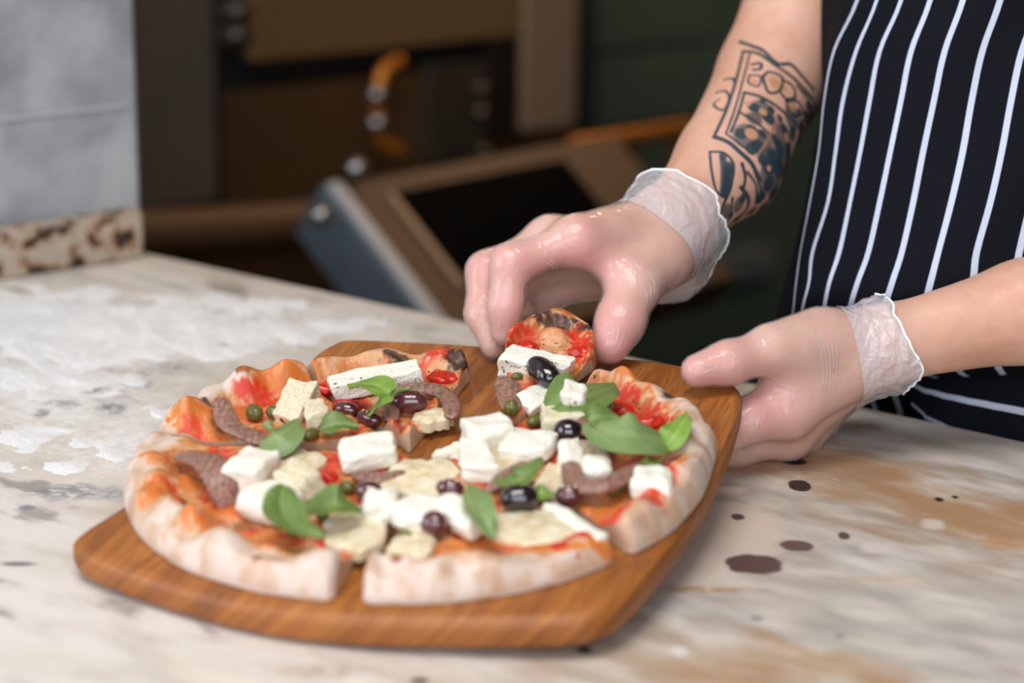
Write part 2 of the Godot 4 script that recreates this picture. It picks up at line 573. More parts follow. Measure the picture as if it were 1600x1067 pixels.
# ---------- counter, wall stub, flour ----------
var TE0: Vector3
var TE1: Vector3
const TS := 1.5
func counter() -> void:
	TE0 = G(235, 397)
	TE1 = G(1600, 690)
	var d := (TE1 - TE0).normalized()
	var cn := [TE0 - d * 0.9, TE1 + d * 0.75, Vector3(1.25, 0, 0.62), Vector3(-1.5, 0, 0.62)]
	var root := thing("stone_counter", "pale veined stone counter with brown patches and dark mineral spots under the board", "counter", Vector3(0, -0.9, 0))
	var mb := MB.new()
	# top slab with a small eased edge
	var rings := []
	var mid: Vector3 = (cn[0] + cn[1] + cn[2] + cn[3]) / 4.0
	for q in [[0.0, 0.0], [-0.003, 0.0], [0.0, -0.003], [0.0, -0.027], [-0.003, -0.03]]:
		for c: Vector3 in cn:
			var dirm := (c - mid).normalized()
			rings.append(c + dirm * (q[0] if q[1] > -0.001 or q[1] < -0.029 else 0.0) + Vector3(0, q[1], 0))
	var order := [1, 2, 3, 4]
	var top := []
	for k in 4:
		top.append(mb.add(rings[4 + k] + Vector3(0, 0.9, 0), Color.WHITE, tuv(rings[4 + k])))
	mb.quad(top[0], top[1], top[2], top[3])
	for q in order.size() - 1:
		for k in 4:
			var k2 := (k + 1) % 4
			var ids := []
			for w: Vector3 in [rings[order[q] * 4 + k], rings[order[q] * 4 + k2], rings[order[q + 1] * 4 + k2], rings[order[q + 1] * 4 + k]]:
				ids.append(mb.add(w + Vector3(0, 0.9, 0), Color.WHITE, tuv(w)))
			mb.quad(ids[0], ids[3], ids[2], ids[1])
	var bo := []
	for k in 4:
		bo.append(mb.add(rings[16 + k] + Vector3(0, 0.9, 0)))
	mb.quad(bo[3], bo[2], bo[1], bo[0])
	var sm := mat(Color.WHITE, 0.34)
	sm.albedo_texture = ImageTexture.create_from_image(stone())
	bump(sm, M.grain, 0.0)
	sm.heightmap_enabled = false
	obj("worktop", mb.mesh(), sm, root)
	# cabinet below
	var cb := MB.new()
	var low := []
	for y in [0.0, 0.868]:
		for c: Vector3 in cn:
			low.append(c.lerp(mid, 0.04) + Vector3(0, y, 0))
	for k in 4:
		var k2 := (k + 1) % 4
		var a := [cb.add(low[k]), cb.add(low[k2]), cb.add(low[4 + k2]), cb.add(low[4 + k])]
		cb.quad(a[0], a[1], a[2], a[3])
	obj("cabinet", cb.mesh(false), M.steel_grey, root)
	# concrete wall stub standing on the counter, with a stone skirting
	var w1 := G(228, 403)
	var wd := (w1 - G(0, 440)).normalized()
	var wn := wd.cross(Vector3.UP).normalized()
	if wn.z < 0: wn = -wn
	var bs := Basis(wd, Vector3.UP, wd.cross(Vector3.UP))
	# stub
	var st := MB.new()
	var L := 1.1
	rbox(st, Vector3(L, 1.9, 0.16), 0.006, Transform3D(), 0.0)
	var so := obj("wall_stub", st.mesh(), M.concrete)
	so.transform = Transform3D(bs, w1 - wd * (L / 2 - 0.012) - wn * 0.104 + Vector3(0, 0.952, 0))
	tag(so, "grey concrete wall end standing on the stone counter beside the oven", "wall", "", "structure")
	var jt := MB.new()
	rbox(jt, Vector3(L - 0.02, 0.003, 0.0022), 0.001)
	var jo := obj("formwork_ridge", jt.mesh(), mat(sc(172, 174, 176), 0.9), so)  # paler than the concrete: light along the ridge put into its colour
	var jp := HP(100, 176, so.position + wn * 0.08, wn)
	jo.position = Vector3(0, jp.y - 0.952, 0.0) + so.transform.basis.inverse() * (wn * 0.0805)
	var sk := MB.new()
	rbox(sk, Vector3(L, 0.037, 0.022), 0.004, Transform3D(), 0.0012, 2.0, Color.WHITE, 8)
	var sko := obj("stone_skirting", sk.mesh(), M.skirting)
	sko.transform = Transform3D(bs, w1 - wd * (L / 2) - wn * 0.0112 + Vector3(0, 0.0188, 0))
	tag(sko, "mottled brown and cream stone skirting strip at the foot of the concrete wall", "skirting")
	flour()

func tuv(p: Vector3) -> Vector2:
	return Vector2(p.x / TS + 0.5, (p.z + 0.12) / TS + 0.5)
func stone() -> Image:
	var W := 1150
	var n1 := FastNoiseLite.new()
	n1.frequency = 1.0
	n1.fractal_octaves = 5
	n1.seed = 40
	n1.domain_warp_enabled = true
	n1.domain_warp_amplitude = 0.5
	n1.domain_warp_frequency = 1.2
	var n2 := FastNoiseLite.new()
	n2.frequency = 1.0
	n2.fractal_octaves = 4
	n2.seed = 77
	var img := Image.create(W, W, false, Image.FORMAT_RGB8)
	var cream := sc(206, 195, 181)
	var white := sc(220, 213, 204)
	var grey := sc(160, 152, 142)
	var brown := sc(172, 128, 88)
	var dark := sc(120, 112, 104)
	var vd := (TE1 - TE0).normalized()
	for y in W:
		var z := (float(y) / W - 0.5) * TS - 0.12
		for x in W:
			var X := (float(x) / W - 0.5) * TS
			# veins run roughly along the counter
			var a := X * vd.x + z * vd.z
			var b := -X * vd.z + z * vd.x
			var g := n1.get_noise_2d(a * 5.0, b * 11.0)
			var h := n2.get_noise_2d(a * 14.0 + 4.0, b * 34.0)
			var q := n1.get_noise_2d(a * 3.0 + 20.0, b * 7.0 - 8.0)
			var rm := clampf((X + 0.02) * 4.5 + 0.25, 0.0, 1.0)
			var c := cream.lerp(white, clampf(0.5 + g * 1.3 + (0.3 - rm * 0.4), 0, 1))
			c = c.lerp(grey, clampf(h * (0.5 + 0.3 * rm) + 0.02 + rm * 0.42, 0.0, 0.8))
			c = c.lerp(brown, clampf((q + 0.05) * 1.6 + h * 0.5, 0.0, 0.8) * (0.12 + 0.88 * rm))
			if rm < 0.6:
				c = c.lerp(dark, clampf((h + g - 0.5) * 1.8, 0.0, 0.5))
			img.set_pixel(x, y, c)
	# patches and inclusions where the photograph shows them: px, py, rx, ry, colour, softness
	var pts := [
		[180, 520, 330, 80, sc(242, 241, 239), 0.95], [420, 500, 260, 46, sc(242, 241, 239), 0.95], [60, 660, 220, 70, sc(242, 241, 239), 0.95], [200, 700, 140, 60, sc(242, 241, 239), 0.95], [100, 600, 260, 60, sc(242, 241, 239), 0.9],
		[1130, 830, 105, 55, sc(214, 198, 180), 0.25], [1060, 885, 110, 38, sc(218, 203, 188), 0.3], [1365, 855, 28, 12, sc(214, 202, 192), 0.4], [1455, 818, 24, 10, sc(210, 198, 184), 0.4],
		[1050, 800, 60, 25, sc(150, 128, 104), 0.6], [1300, 740, 120, 20, sc(150, 132, 112), 0.8], [1330, 665, 70, 14, sc(122, 104, 88), 0.8],
		[1176, 881, 46, 16, sc(74, 56, 56), 0.08], [1243, 852, 26, 9, sc(88, 66, 64), 0.12], [1316, 836, 11, 6, sc(80, 58, 56), 0.2], [1151, 807, 12, 5, sc(72, 50, 50), 0.15],
		[1098, 795, 5, 3, sc(60, 44, 42), 0.2], [1048, 838, 6, 4, sc(60, 46, 42), 0.3], [1240, 721, 20, 5, sc(26, 24, 24), 0.08], [1210, 717, 10, 3, sc(34, 30, 30), 0.1],
		[1247, 758, 18, 9, sc(24, 19, 19), 0.06], [1465, 780, 8, 4, sc(40, 34, 32), 0.4], [1490, 776, 6, 3, sc(44, 38, 34), 0.4], [910, 1014, 14, 6, sc(48, 42, 40), 0.3], [655, 1062, 16, 5, sc(50, 42, 42), 0.3],
		[1180, 965, 14, 6, sc(140, 132, 128), 0.5], [1310, 993, 10, 4, sc(120, 112, 108), 0.5], [1060, 1016, 18, 10, sc(226, 220, 212), 0.4],
		[500, 1047, 90, 14, sc(168, 148, 130), 0.7], [1010, 690, 5, 3, sc(60, 50, 44), 0.3], [1560, 850, 60, 10, sc(186, 130, 78), 0.8], [1380, 905, 120, 10, sc(198, 168, 140), 0.8],
		[1100, 920, 120, 6, sc(176, 132, 92), 0.6], [30, 880, 34, 4, sc(110, 104, 108), 0.4], [40, 793, 14, 5, sc(130, 130, 138), 0.4],
		[160, 855, 60, 16, sc(216, 210, 200), 0.6], [110, 768, 90, 16, sc(122, 126, 134), 0.6], [190, 770, 60, 12, sc(136, 138, 146), 0.7],
		[140, 605, 28, 12, sc(108, 110, 114), 0.6], [175, 636, 30, 12, sc(98, 102, 108), 0.6], [65, 645, 16, 8, sc(112, 114, 120), 0.6], [215, 600, 30, 10, sc(130, 130, 132), 0.7], [100, 630, 40, 8, sc(128, 130, 134), 0.7],
		[260, 575, 60, 14, sc(150, 144, 138), 0.8], [350, 440, 60, 12, sc(176, 160, 146), 0.8], [460, 470, 80, 10, sc(160, 150, 142), 0.8], [120, 455, 60, 6, sc(190, 166, 140), 0.8], [570, 500, 60, 7, sc(150, 150, 152), 0.8], [660, 515, 50, 5, sc(140, 140, 142), 0.8],
	]
	for p in pts:
		var at := G(p[0], p[1])
		var sx: float = p[2] * dep(at) / FP
		var sz: float = p[3] * dep(at) / FP / (-ray(p[0], p[1]).normalized().y)
		var rr := maxf(sx, sz) * 1.4
		var lo := tuv(at - Vector3(rr, 0, rr)) * W
		var hi := tuv(at + Vector3(rr, 0, rr)) * W
		var col: Color = p[4]
		var soft: float = p[5]
		for y in range(maxi(0, int(lo.y)), mini(W - 1, int(hi.y)) + 1):
			for x in range(maxi(0, int(lo.x)), mini(W - 1, int(hi.x)) + 1):
				var X := (float(x) / W - 0.5) * TS - at.x
				var Z := (float(y) / W - 0.5) * TS - 0.12 - at.z
				var e := sqrt((X / sx) * (X / sx) + (Z / sz) * (Z / sz)) + n2.get_noise_2d(X * 60.0 + p[0], Z * 60.0) * 0.35 * (0.4 + soft)
				var k := clampf((1.0 - e) / maxf(soft, 0.02) + 0.0, 0.0, 1.0)
				if soft > 0.5:
					k *= clampf(0.7 + n2.get_noise_2d(X * 110.0 - p[1], Z * 160.0) * 1.3 + n2.get_noise_2d(X * 520.0, Z * 520.0 + p[0]) * 0.9, 0.0, 1.0)
				if k > 0.0:
					img.set_pixel(x, y, img.get_pixel(x, y).lerp(col, k * (0.92 if soft < 0.5 else 0.75)))
	return img

func flour() -> void:
	# a loose layer of flour: a height field that dips below the stone where there is none
	var mb := MB.new()
	var cell := 0.0026
	var lo := Vector3(-0.42, 0, -0.44)
	var nxx := 200
	var nzz := 250
	var fn := FastNoiseLite.new()
	fn.frequency = 1.0
	fn.fractal_octaves = 5
	fn.seed = 12
	var cs := []
	for p in [[60, 500, 230, 66, 1.2], [240, 515, 240, 54, 1.2], [430, 520, 170, 34, 0.9], [90, 590, 170, 40, 0.8], [330, 480, 220, 26, 0.8], [400, 505, 120, 28, 0.75], [330, 545, 110, 22, 0.9], [110, 560, 150, 34, 0.9], [60, 690, 120, 34, 0.62], [200, 700, 70, 26, 0.55], [70, 730, 110, 20, 0.7], [250, 640, 70, 22, 0.5], [10, 600, 60, 24, 0.6], [560, 500, 70, 14, 0.35], [300, 470, 160, 14, 0.45]]:
		var at := G(p[0], p[1])
		cs.append([at, p[2] * dep(at) / FP, p[3] * dep(at) / FP / (-ray(p[0], p[1]).normalized().y), p[4]])
	var hs := []
	for z in nzz:
		for x in nxx:
			var w := lo + Vector3(x * cell, 0, z * cell)
			var m := 0.0
			for q in cs:
				var e: float = pow((w.x - q[0].x) / q[1], 2.0) + pow((w.z - q[0].z) / q[2], 2.0)
				m = maxf(m, q[3] * (1.0 - e))
			var f := fn.get_noise_2d(w.x * 26.0, w.z * 20.0) * 0.0024 + fn.get_noise_2d(w.x * 150.0, w.z * 130.0) * 0.0007
			hs.append(clampf(m * 0.0024 - 0.0011 + f * clampf(m * 2.0 + 0.3, 0.0, 1.0), -0.0008, 0.006))
	var ids := {}
	var fe := (TE1 - TE0).normalized()
	var fnorm := Vector3(-fe.z, 0, fe.x)
	for z in nzz - 1:
		for x in nxx - 1:
			var any := false
			for q in [[0, 0], [1, 0], [0, 1], [1, 1]]:
				any = any or hs[(z + q[1]) * nxx + x + q[0]] > 0.0
			if not any:
				continue
			var c := []
			for q in [[0, 0], [1, 0], [1, 1], [0, 1]]:
				var key: int = (z + q[1]) * nxx + x + q[0]
				if not ids.has(key):
					ids[key] = mb.add(lo + Vector3((x + q[0]) * cell, hs[key], (z + q[1]) * cell))
				c.append(ids[key])
			mb.quad(c[0], c[1], c[2], c[3])
	var m := triplanar(mat(sc(250, 249, 247), 0.95), 34.0, true)
	m.albedo_texture = noise_tex(0.03, [[0.0, sc(236, 235, 234)], [1.0, sc(255, 255, 255)]])
	bump(m, M.fine, 0.07)
	tag(obj("flour", mb.mesh(false), m), "loose white flour spread over the stone counter beside the pizza", "flour", "", "stuff")

# ---------- oven and the dim kitchen behind ----------
func oven() -> void:
	var y0 := P(395, 105, 2.4).y
	var a := G(395, 105, y0)
	var b := G(840, 60, y0)
	var ux := (b - a).normalized()
	var uz := ux.cross(Vector3.UP).normalized()
	var bs := Basis(ux, Vector3.UP, uz)
	var inv := bs.inverse()
	# a box whose front face covers the pixels from one corner to the other, proud of the front plane by «out»
	var fbox := func(called: String, x0: float, yt: float, x1: float, yb: float, out: float, deep: float, m: Material, parent: Node, r := 0.004) -> MeshInstance3D:
		var pl := a + uz * out
		var my := (yt + yb) / 2
		var mx := (x0 + x1) / 2
		var lx: float = (inv * (HP(x0, my, pl, uz) - a)).x
		var rx: float = (inv * (HP(x1, my, pl, uz) - a)).x
		var ty: float = HP(mx, yt, pl, uz).y
		var by: float = HP(mx, yb, pl, uz).y
		var s := Vector3(rx - lx, ty - by, deep)
		var c := a + bs * Vector3((lx + rx) / 2, 0, out - deep / 2)
		c.y = (ty + by) / 2
		return box(called, s, Transform3D(bs, c), m, parent, r)
	var ov := thing("pizza_oven", "large brown metal oven with a dark slot and riveted handle behind the counter", "oven")
	fbox.call("body", -260, -330, 905, 620, -0.06, 0.55, M.steel_brown2, ov)
	fbox.call("side_panel", 180, -330, 335, 325, 0.0, 0.06, M.steel_grey_brown if M.has("steel_grey_brown") else mat(sc(104, 92, 78), 0.55, 0.3), ov)
	fbox.call("door_post", 338, -330, 392, 330, -0.02, 0.04, M.black, ov)
	var up: Node3D = fbox.call("upper_door", 395, -260, 840, 76, 0.012, 0.07, M.steel_brown, ov)
	fbox.call("slot", 393, 60, 842, 108, -0.03, 0.03, M.black, ov)
	fbox.call("lower_door", 352, 124, 752, 318, -0.012, 0.05, M.steel_brown2, ov)
	fbox.call("plate", 668, 96, 762, 250, 0.006, 0.02, mat(sc(88, 76, 62), 0.4, 0.7), ov)
	fbox.call("dark_plate", 764, 62, 822, 208, 0.008, 0.02, mat(sc(40, 28, 22), 0.5, 0.5), ov)
	fbox.call("frame_post", 824, -330, 906, 200, 0.02, 0.08, M.steel_tan, ov)
	fbox.call("base_rail", 235, 318, 600, 336, 0.0, 0.05, M.black, ov)
	for yy in [18, 55]:
		var hg: Node3D = fbox.call("hinge", 352, yy - 16, 390, yy + 14, 0.012, 0.03, mat(sc(90, 84, 76), 0.45, 0.7), ov)
		ball("hinge_pin", Vector3(0, 0, 0.016), 0.008, mat(sc(120, 112, 104), 0.4, 0.8), hg)
	# C shaped copper handle with two rivets
	var hp := []
	for q in [[622, 98], [600, 112], [592, 150], [592, 195], [602, 226], [622, 236]]:
		hp.append(HP(q[0], q[1], a + uz * 0.03, uz))
	var hm := MB.new()
	var hs := spline(hp, 6)
	var hr := []
	for q in hs: hr.append(0.0095)
	tube(hm, hs, hr, 10)
	var hd := obj("handle", hm.mesh(), M.copper, ov)
	for q in [[590, 148], [589, 192]]:
		ball("rivet", HP(q[0], q[1], a + uz * 0.042, uz), 0.011, M.chrome, hd)
	for q in [[752, 138], [752, 175], [756, 238]]:
		ball("rivet", HP(q[0], q[1], a + uz * 0.012, uz), 0.009, mat(sc(110, 92, 76), 0.4, 0.8), ov)
	# ledge in front, rounded lip
	var lm := MB.new()
	var le := [HP(100, 372, a + uz * 0.1, uz), HP(500, 345, a + uz * 0.1, uz), HP(548, 338, a + uz * 0.07, uz), HP(560, 334, a + uz * 0.01, uz)]
	var lr := [0.024, 0.024, 0.02, 0.014]
	tube(lm, spline(le, 6), [lr[0], lr[0], lr[0], lr[0], lr[0], lr[0], lr[1], lr[1], lr[1], lr[1], lr[1], lr[2], lr[2], lr[2], lr[2], lr[3], lr[3], lr[3], lr[3]], 14, 1.0)
	obj("ledge", lm.mesh(), M.brown_wood, ov)
	# warm lamps that the oven metal mirrors
	for q in [[Vector3(-0.25, 0.95, -1.35), 0.35, "small warm glowing bulb hanging over the oven door"], [Vector3(0.55, 0.95, -1.75), 0.9, "small warm glowing bulb hanging over the brass rail"]]:
		var lp := thing("pendant_lamp", q[2], "lamp", q[0], "warm bulbs above the aisle")
		var gl := mat(sc(255, 190, 110), 0.4)
		gl.emission_enabled = true
		gl.emission = sc(255, 168, 82)
		gl.emission_energy_multiplier = 2.5
		ball("bulb", Vector3.ZERO, 0.035, gl, lp)
		var cm := MB.new()
		tube(cm, [Vector3(0, 0.045, 0), Vector3(0, 0.08, 0)], [0.016, 0.014], 10)
		tube(cm, [Vector3(0, 0.08, 0), Vector3(0, 1.95 - q[0].y, 0)], [0.003, 0.003], 6)
		obj("cord", cm.mesh(), M.black, lp)
		var om := OmniLight3D.new()
		om.name = "glow"
		om.light_color = sc(255, 214, 168)
		om.light_energy = q[1]
		om.light_size = 0.035
		om.omni_range = 6.0
		om.omni_attenuation = 2.0
		om.shadow_enabled = true
		lp.add_child(om)
	# lowered oven door: tilted slab with a black pane
	var A := P(508, 290, 2.12)
	var D := G(960, 206, A.y)
	var ex := (D - A).normalized()
	var Bc := P(668, 498, 1.5)
	for k in 200:   # where the side edge meets the top edge squarely
		var t := P(668, 498, 1.5 + k * 0.004)
		if absf((t - A).dot(ex)) < absf((Bc - A).dot(ex)):
			Bc = t
	var ey := (A - Bc)
	var ln := ey.length() * 1.25
	ey = (ey - ex * ey.dot(ex)).normalized()
	var ez := ex.cross(ey).normalized()
	var db := Basis(ex, ey, ez)
	var wd := (D - A).length()
	var dr := thing("tilted_metal_flap", "tilted brown metal flap with a black glass pane and steel edge strip", "flap", A)
	dr.transform = Transform3D(db, A)
	box("panel", Vector3(wd, ln, 0.05), Transform3D(Basis(), Vector3(wd / 2, -ln / 2, -0.026)), mat(sc(84, 62, 42), 0.55, 0.3), dr)
	box("edge_strip", Vector3(0.018, ln, 0.006), Transform3D(Basis(), Vector3(0.009, -ln / 2, 0.002)), M.steel_light, dr, 0.002)
	box("side_plate", Vector3(0.006, ln, 0.07), Transform3D(Basis(), Vector3(-0.0035, -ln / 2, -0.034)), M.steel_grey, dr, 0.002)
	var pn := []
	for q in [[620, 302], [885, 250], [705, 432]]:
		var w := HP(q[0], q[1], A, ez) - A
		pn.append(Vector2(w.dot(ex), w.dot(ey)))
	var px0: float = (pn[0].x + pn[2].x) / 2
	var pw: float = pn[1].x - pn[0].x
	var ph: float = (pn[0].y - pn[2].y) * 1.15
	box("glass_pane", Vector3(pw, ph, 0.004), Transform3D(Basis(), Vector3(px0 + pw / 2, (pn[0].y + pn[1].y) / 2 - ph / 2, 0.0015)), M.black_glass, dr, 0.001)
	box("pane_trim", Vector3(0.008, ph, 0.005), Transform3D(Basis(), Vector3(px0 - 0.004, (pn[0].y + pn[1].y) / 2 - ph / 2, 0.0015)), M.steel_tan, dr, 0.001)
	for q in [[558, 263, 0.012]]:
		ball("knob", HP(q[0], q[1], A + ez * 0.012, ez) - A, 0.011, M.chrome, dr, db)
	ball("screw", db.inverse() * (P(503, 337, 2.04) - A), 0.011, M.chrome, dr)
	# brass rail further right, and cabinets in the gloom
	var br := thing("brass_rail", "blurred brass rail on brackets behind the tattooed arm", "rail", P(985, 213, 2.49))
	var bm := MB.new()
	tube(bm, [P(900, 226, 2.42) - br.position, P(1075, 200, 2.56) - br.position], [0.011, 0.011], 12)
	obj("rail", bm.mesh(), M.copper, br)
	for q in [[985, 213, 2.49], [1055, 203, 2.545]]:
		var km := MB.new()
		tube(km, [P(q[0], q[1], q[2]) - br.position, P(q[0], q[1] + 80, q[2] + 0.02) - br.position], [0.009, 0.009], 8)
		obj("bracket", km.mesh(), M.steel_brown2, br)
	var cab := thing("kitchen_cabinet", "green cabinet in the dim kitchen behind the tattooed arm", "cabinet")
	fbox.call("carcass", 925, -300, 1560, 700, -0.3, 0.25, M.cabinet_green, cab)
	fbox.call("door", 935, -260, 1130, 70, -0.285, 0.03, M.cabinet_green, cab)
	fbox.call("door", 935, 82, 1130, 190, -0.285, 0.03, M.cabinet_green, cab)
	fbox.call("drawer", 1120, 395, 1215, 440, -0.27, 0.05, mat(sc(120, 126, 126), 0.45, 0.5), cab)
	fbox.call("door", 1100, 450, 1300, 690, -0.285, 0.03, M.cabinet_green, cab)

func ball(called: String, at: Vector3, r: float, m: Material, parent: Node, inb := Basis()) -> MeshInstance3D:
	var mb := MB.new()
	ellipsoid(mb, Vector3(r, r, r), Transform3D(), 1.0)
	var o := obj(called, mb.mesh(), m, parent)
	o.position = inb.inverse() * at
	return o
func ellipsoid(mb: MB, rad: Vector3, xf: Transform3D, pw := 1.0, nu := 18, nv := 12, wob := 0.0, sd := 0.0) -> void:
	# long axis x; pw above 1 points the ends
	var pts := []
	for b in nv + 1:
		var t := PI * b / nv
		var rr := pow(maxf(sin(t), 0.0), pw)
		for a in nu:
			var an := TAU * a / nu
			var p := Vector3(-cos(t) * rad.x, rr * cos(an) * rad.y, rr * sin(an) * rad.z)
			if wob > 0.0:
				p *= 1.0 + wob * nz.get_noise_3dv(p * 4000.0 + Vector3(sd, 0, sd) * 100.0)
			pts.append(xf * p)
	mb.grid(pts, [], [], nu, nv + 1, true)

# ---------- wooden board ----------
func board() -> void:
	var px := [[452, 590], [485, 556], [515, 536], [548, 527], [640, 530], [730, 535], [900, 548], [1000, 558], [1060, 566], [1120, 581], [1150, 597], [1159, 622], [1140, 690], [1108, 760], [1065, 830], [1018, 890], [978, 932], [930, 958], [860, 967], [700, 969], [500, 962], [350, 938], [220, 900], [138, 868], [113, 849], [124, 829], [200, 780], [300, 705], [380, 643]]
	var ring := []
	for p in px:
		ring.append(B(p[0], p[1]))
	ring = spline(ring, 4, true)
	var ctr := Vector3.ZERO
	for p in ring: ctr += p
	ctr /= ring.size()
	var gd := (B(1150, 610) - B(955, 965)).normalized()   # grain runs along the side edges
	var gx := gd.cross(BN).normalized()
	var n := ring.size()
	var T := 0.017
	var prof := [[-0.006, 0.0], [-0.0045, -0.0002], [-0.0022, -0.0012], [-0.0006, -0.003], [0.0, -0.006], [0.0, -0.011], [-0.0012, -0.0145], [-0.0045, -T], [-0.02, -T]]
	var mb := MB.new()
	var pts := []
	var uvs := []
	for q in prof.size():
		for k in n:
			var tg: Vector3 = (ring[(k + 1) % n] - ring[(k + n - 1) % n]).normalized()
			var ov := tg.cross(BN).normalized()
			if ov.dot(ring[k] - ctr) < 0: ov = -ov
			var w: Vector3 = ring[k] + ov * prof[q][0] + BN * prof[q][1]
			pts.append(w - ctr)
			uvs.append(Vector2((w - ctr).dot(gx) / 0.5 + 0.5 - prof[q][1] * 2.0, (w - ctr).dot(gd) / 0.5 + 0.5))
	mb.grid(pts, [], uvs, n, prof.size(), true)
	for e in [[0, 0.0], [prof.size() - 1, -T]]:
		var c := mb.add(BN * e[1], Color.WHITE, Vector2(0.5, 0.5))
		for k in n:
			if e[0] == 0:
				mb.tri(c, e[0] * n + (k + 1) % n, e[0] * n + k)
			else:
				mb.tri(c, e[0] * n + k, e[0] * n + (k + 1) % n)
	var o := obj("cutting_board", mb.mesh(), M.wood)
	o.position = ctr
	tag(o, "rounded brown wooden cutting board under the pizza, tilted up at one corner", "cutting board")

# ---------- pizza ----------
var SP0: Vector3   # plane of the lifted slice
var SN: Vector3
func dough_col(x: float, wr: float, q: Vector2, blobs: Array, style: int) -> Color:
	# x: distance from the rim; q: place in the plane
	var n1 := nz2.get_noise_2d(q.x * 2600.0, q.y * 2600.0)
	var n3 := nz2.get_noise_2d(q.x * 9000.0 + 50.0, q.y * 9000.0)
	var n4 := nz.get_noise_2d(q.x * 1500.0 - 90.0, q.y * 1500.0)
	var s := x / wr
	var pale := sc(211, 191, 176).lerp(sc(194, 156, 126), clampf(0.3 + n1 * 1.6 + n3 * 0.6, 0, 1))
	var gold := sc(208, 148, 96).lerp(sc(190, 104, 48), clampf(0.5 + n1 * 1.5, 0, 1)).lerp(sc(226, 184, 144), clampf(n3 * 1.4 + 0.1, 0, 1))
	var inside := sc(212, 130, 68).lerp(sc(206, 58, 32), clampf(0.4 + n1 * 2.2, 0, 1)).lerp(sc(228, 200, 162), clampf(n4 * 1.8 - 0.08 + n3 * 0.5, 0, 0.8))
	var c := pale if style == 0 else gold.lerp(sc(150, 92, 52), clampf(n1 * 1.5 + 0.2, 0, 0.8))
	var e := s + n1 * 0.28
	c = c.lerp(gold, clampf((e - 0.46) / 0.22, 0, 1))
	c = c.lerp(inside, clampf((e - 0.95) / 0.3, 0, 1))
	for bl in blobs:
		var d: Vector2 = q - bl[0]
		if absf(d.x) > bl[1] * 1.6 or absf(d.y) > bl[2] * 1.6:
			continue
		var el := sqrt(pow(d.x / bl[1], 2.0) + pow(d.y / bl[2], 2.0)) + n3 * 0.5 + n1 * 0.5
		c = c.lerp((bl[3] as Color).lerp(gold, clampf(n3 * 0.9 + n4 * 0.5, 0.0, 0.45)), clampf((1.1 - el) / 0.45, 0.0, 0.9))
	var fl := nz.get_noise_2d(q.x * 22000.0, q.y * 22000.0)
	c = c.lerp(sc(120, 60, 30), clampf((n3 + fl * 0.6 - 0.12) * 1.2, 0.0, 0.4) * clampf(e - 0.5, 0.0, 1.0))
	c = c.lerp(sc(238, 214, 178), clampf((-n3 + fl * 0.5 - 0.2) * 1.4, 0.0, 0.28) * clampf(e - 0.5, 0.0, 1.0))
	return c.srgb_to_linear()
func plane_xy(p: Vector3, o: Vector3, n: Vector3) -> Vector2:
	var e1 := (Vector3.RIGHT - n * n.x).normalized()
	var e2 := e1.cross(n)
	return Vector2((p - o).dot(e1), (p - o).dot(e2))
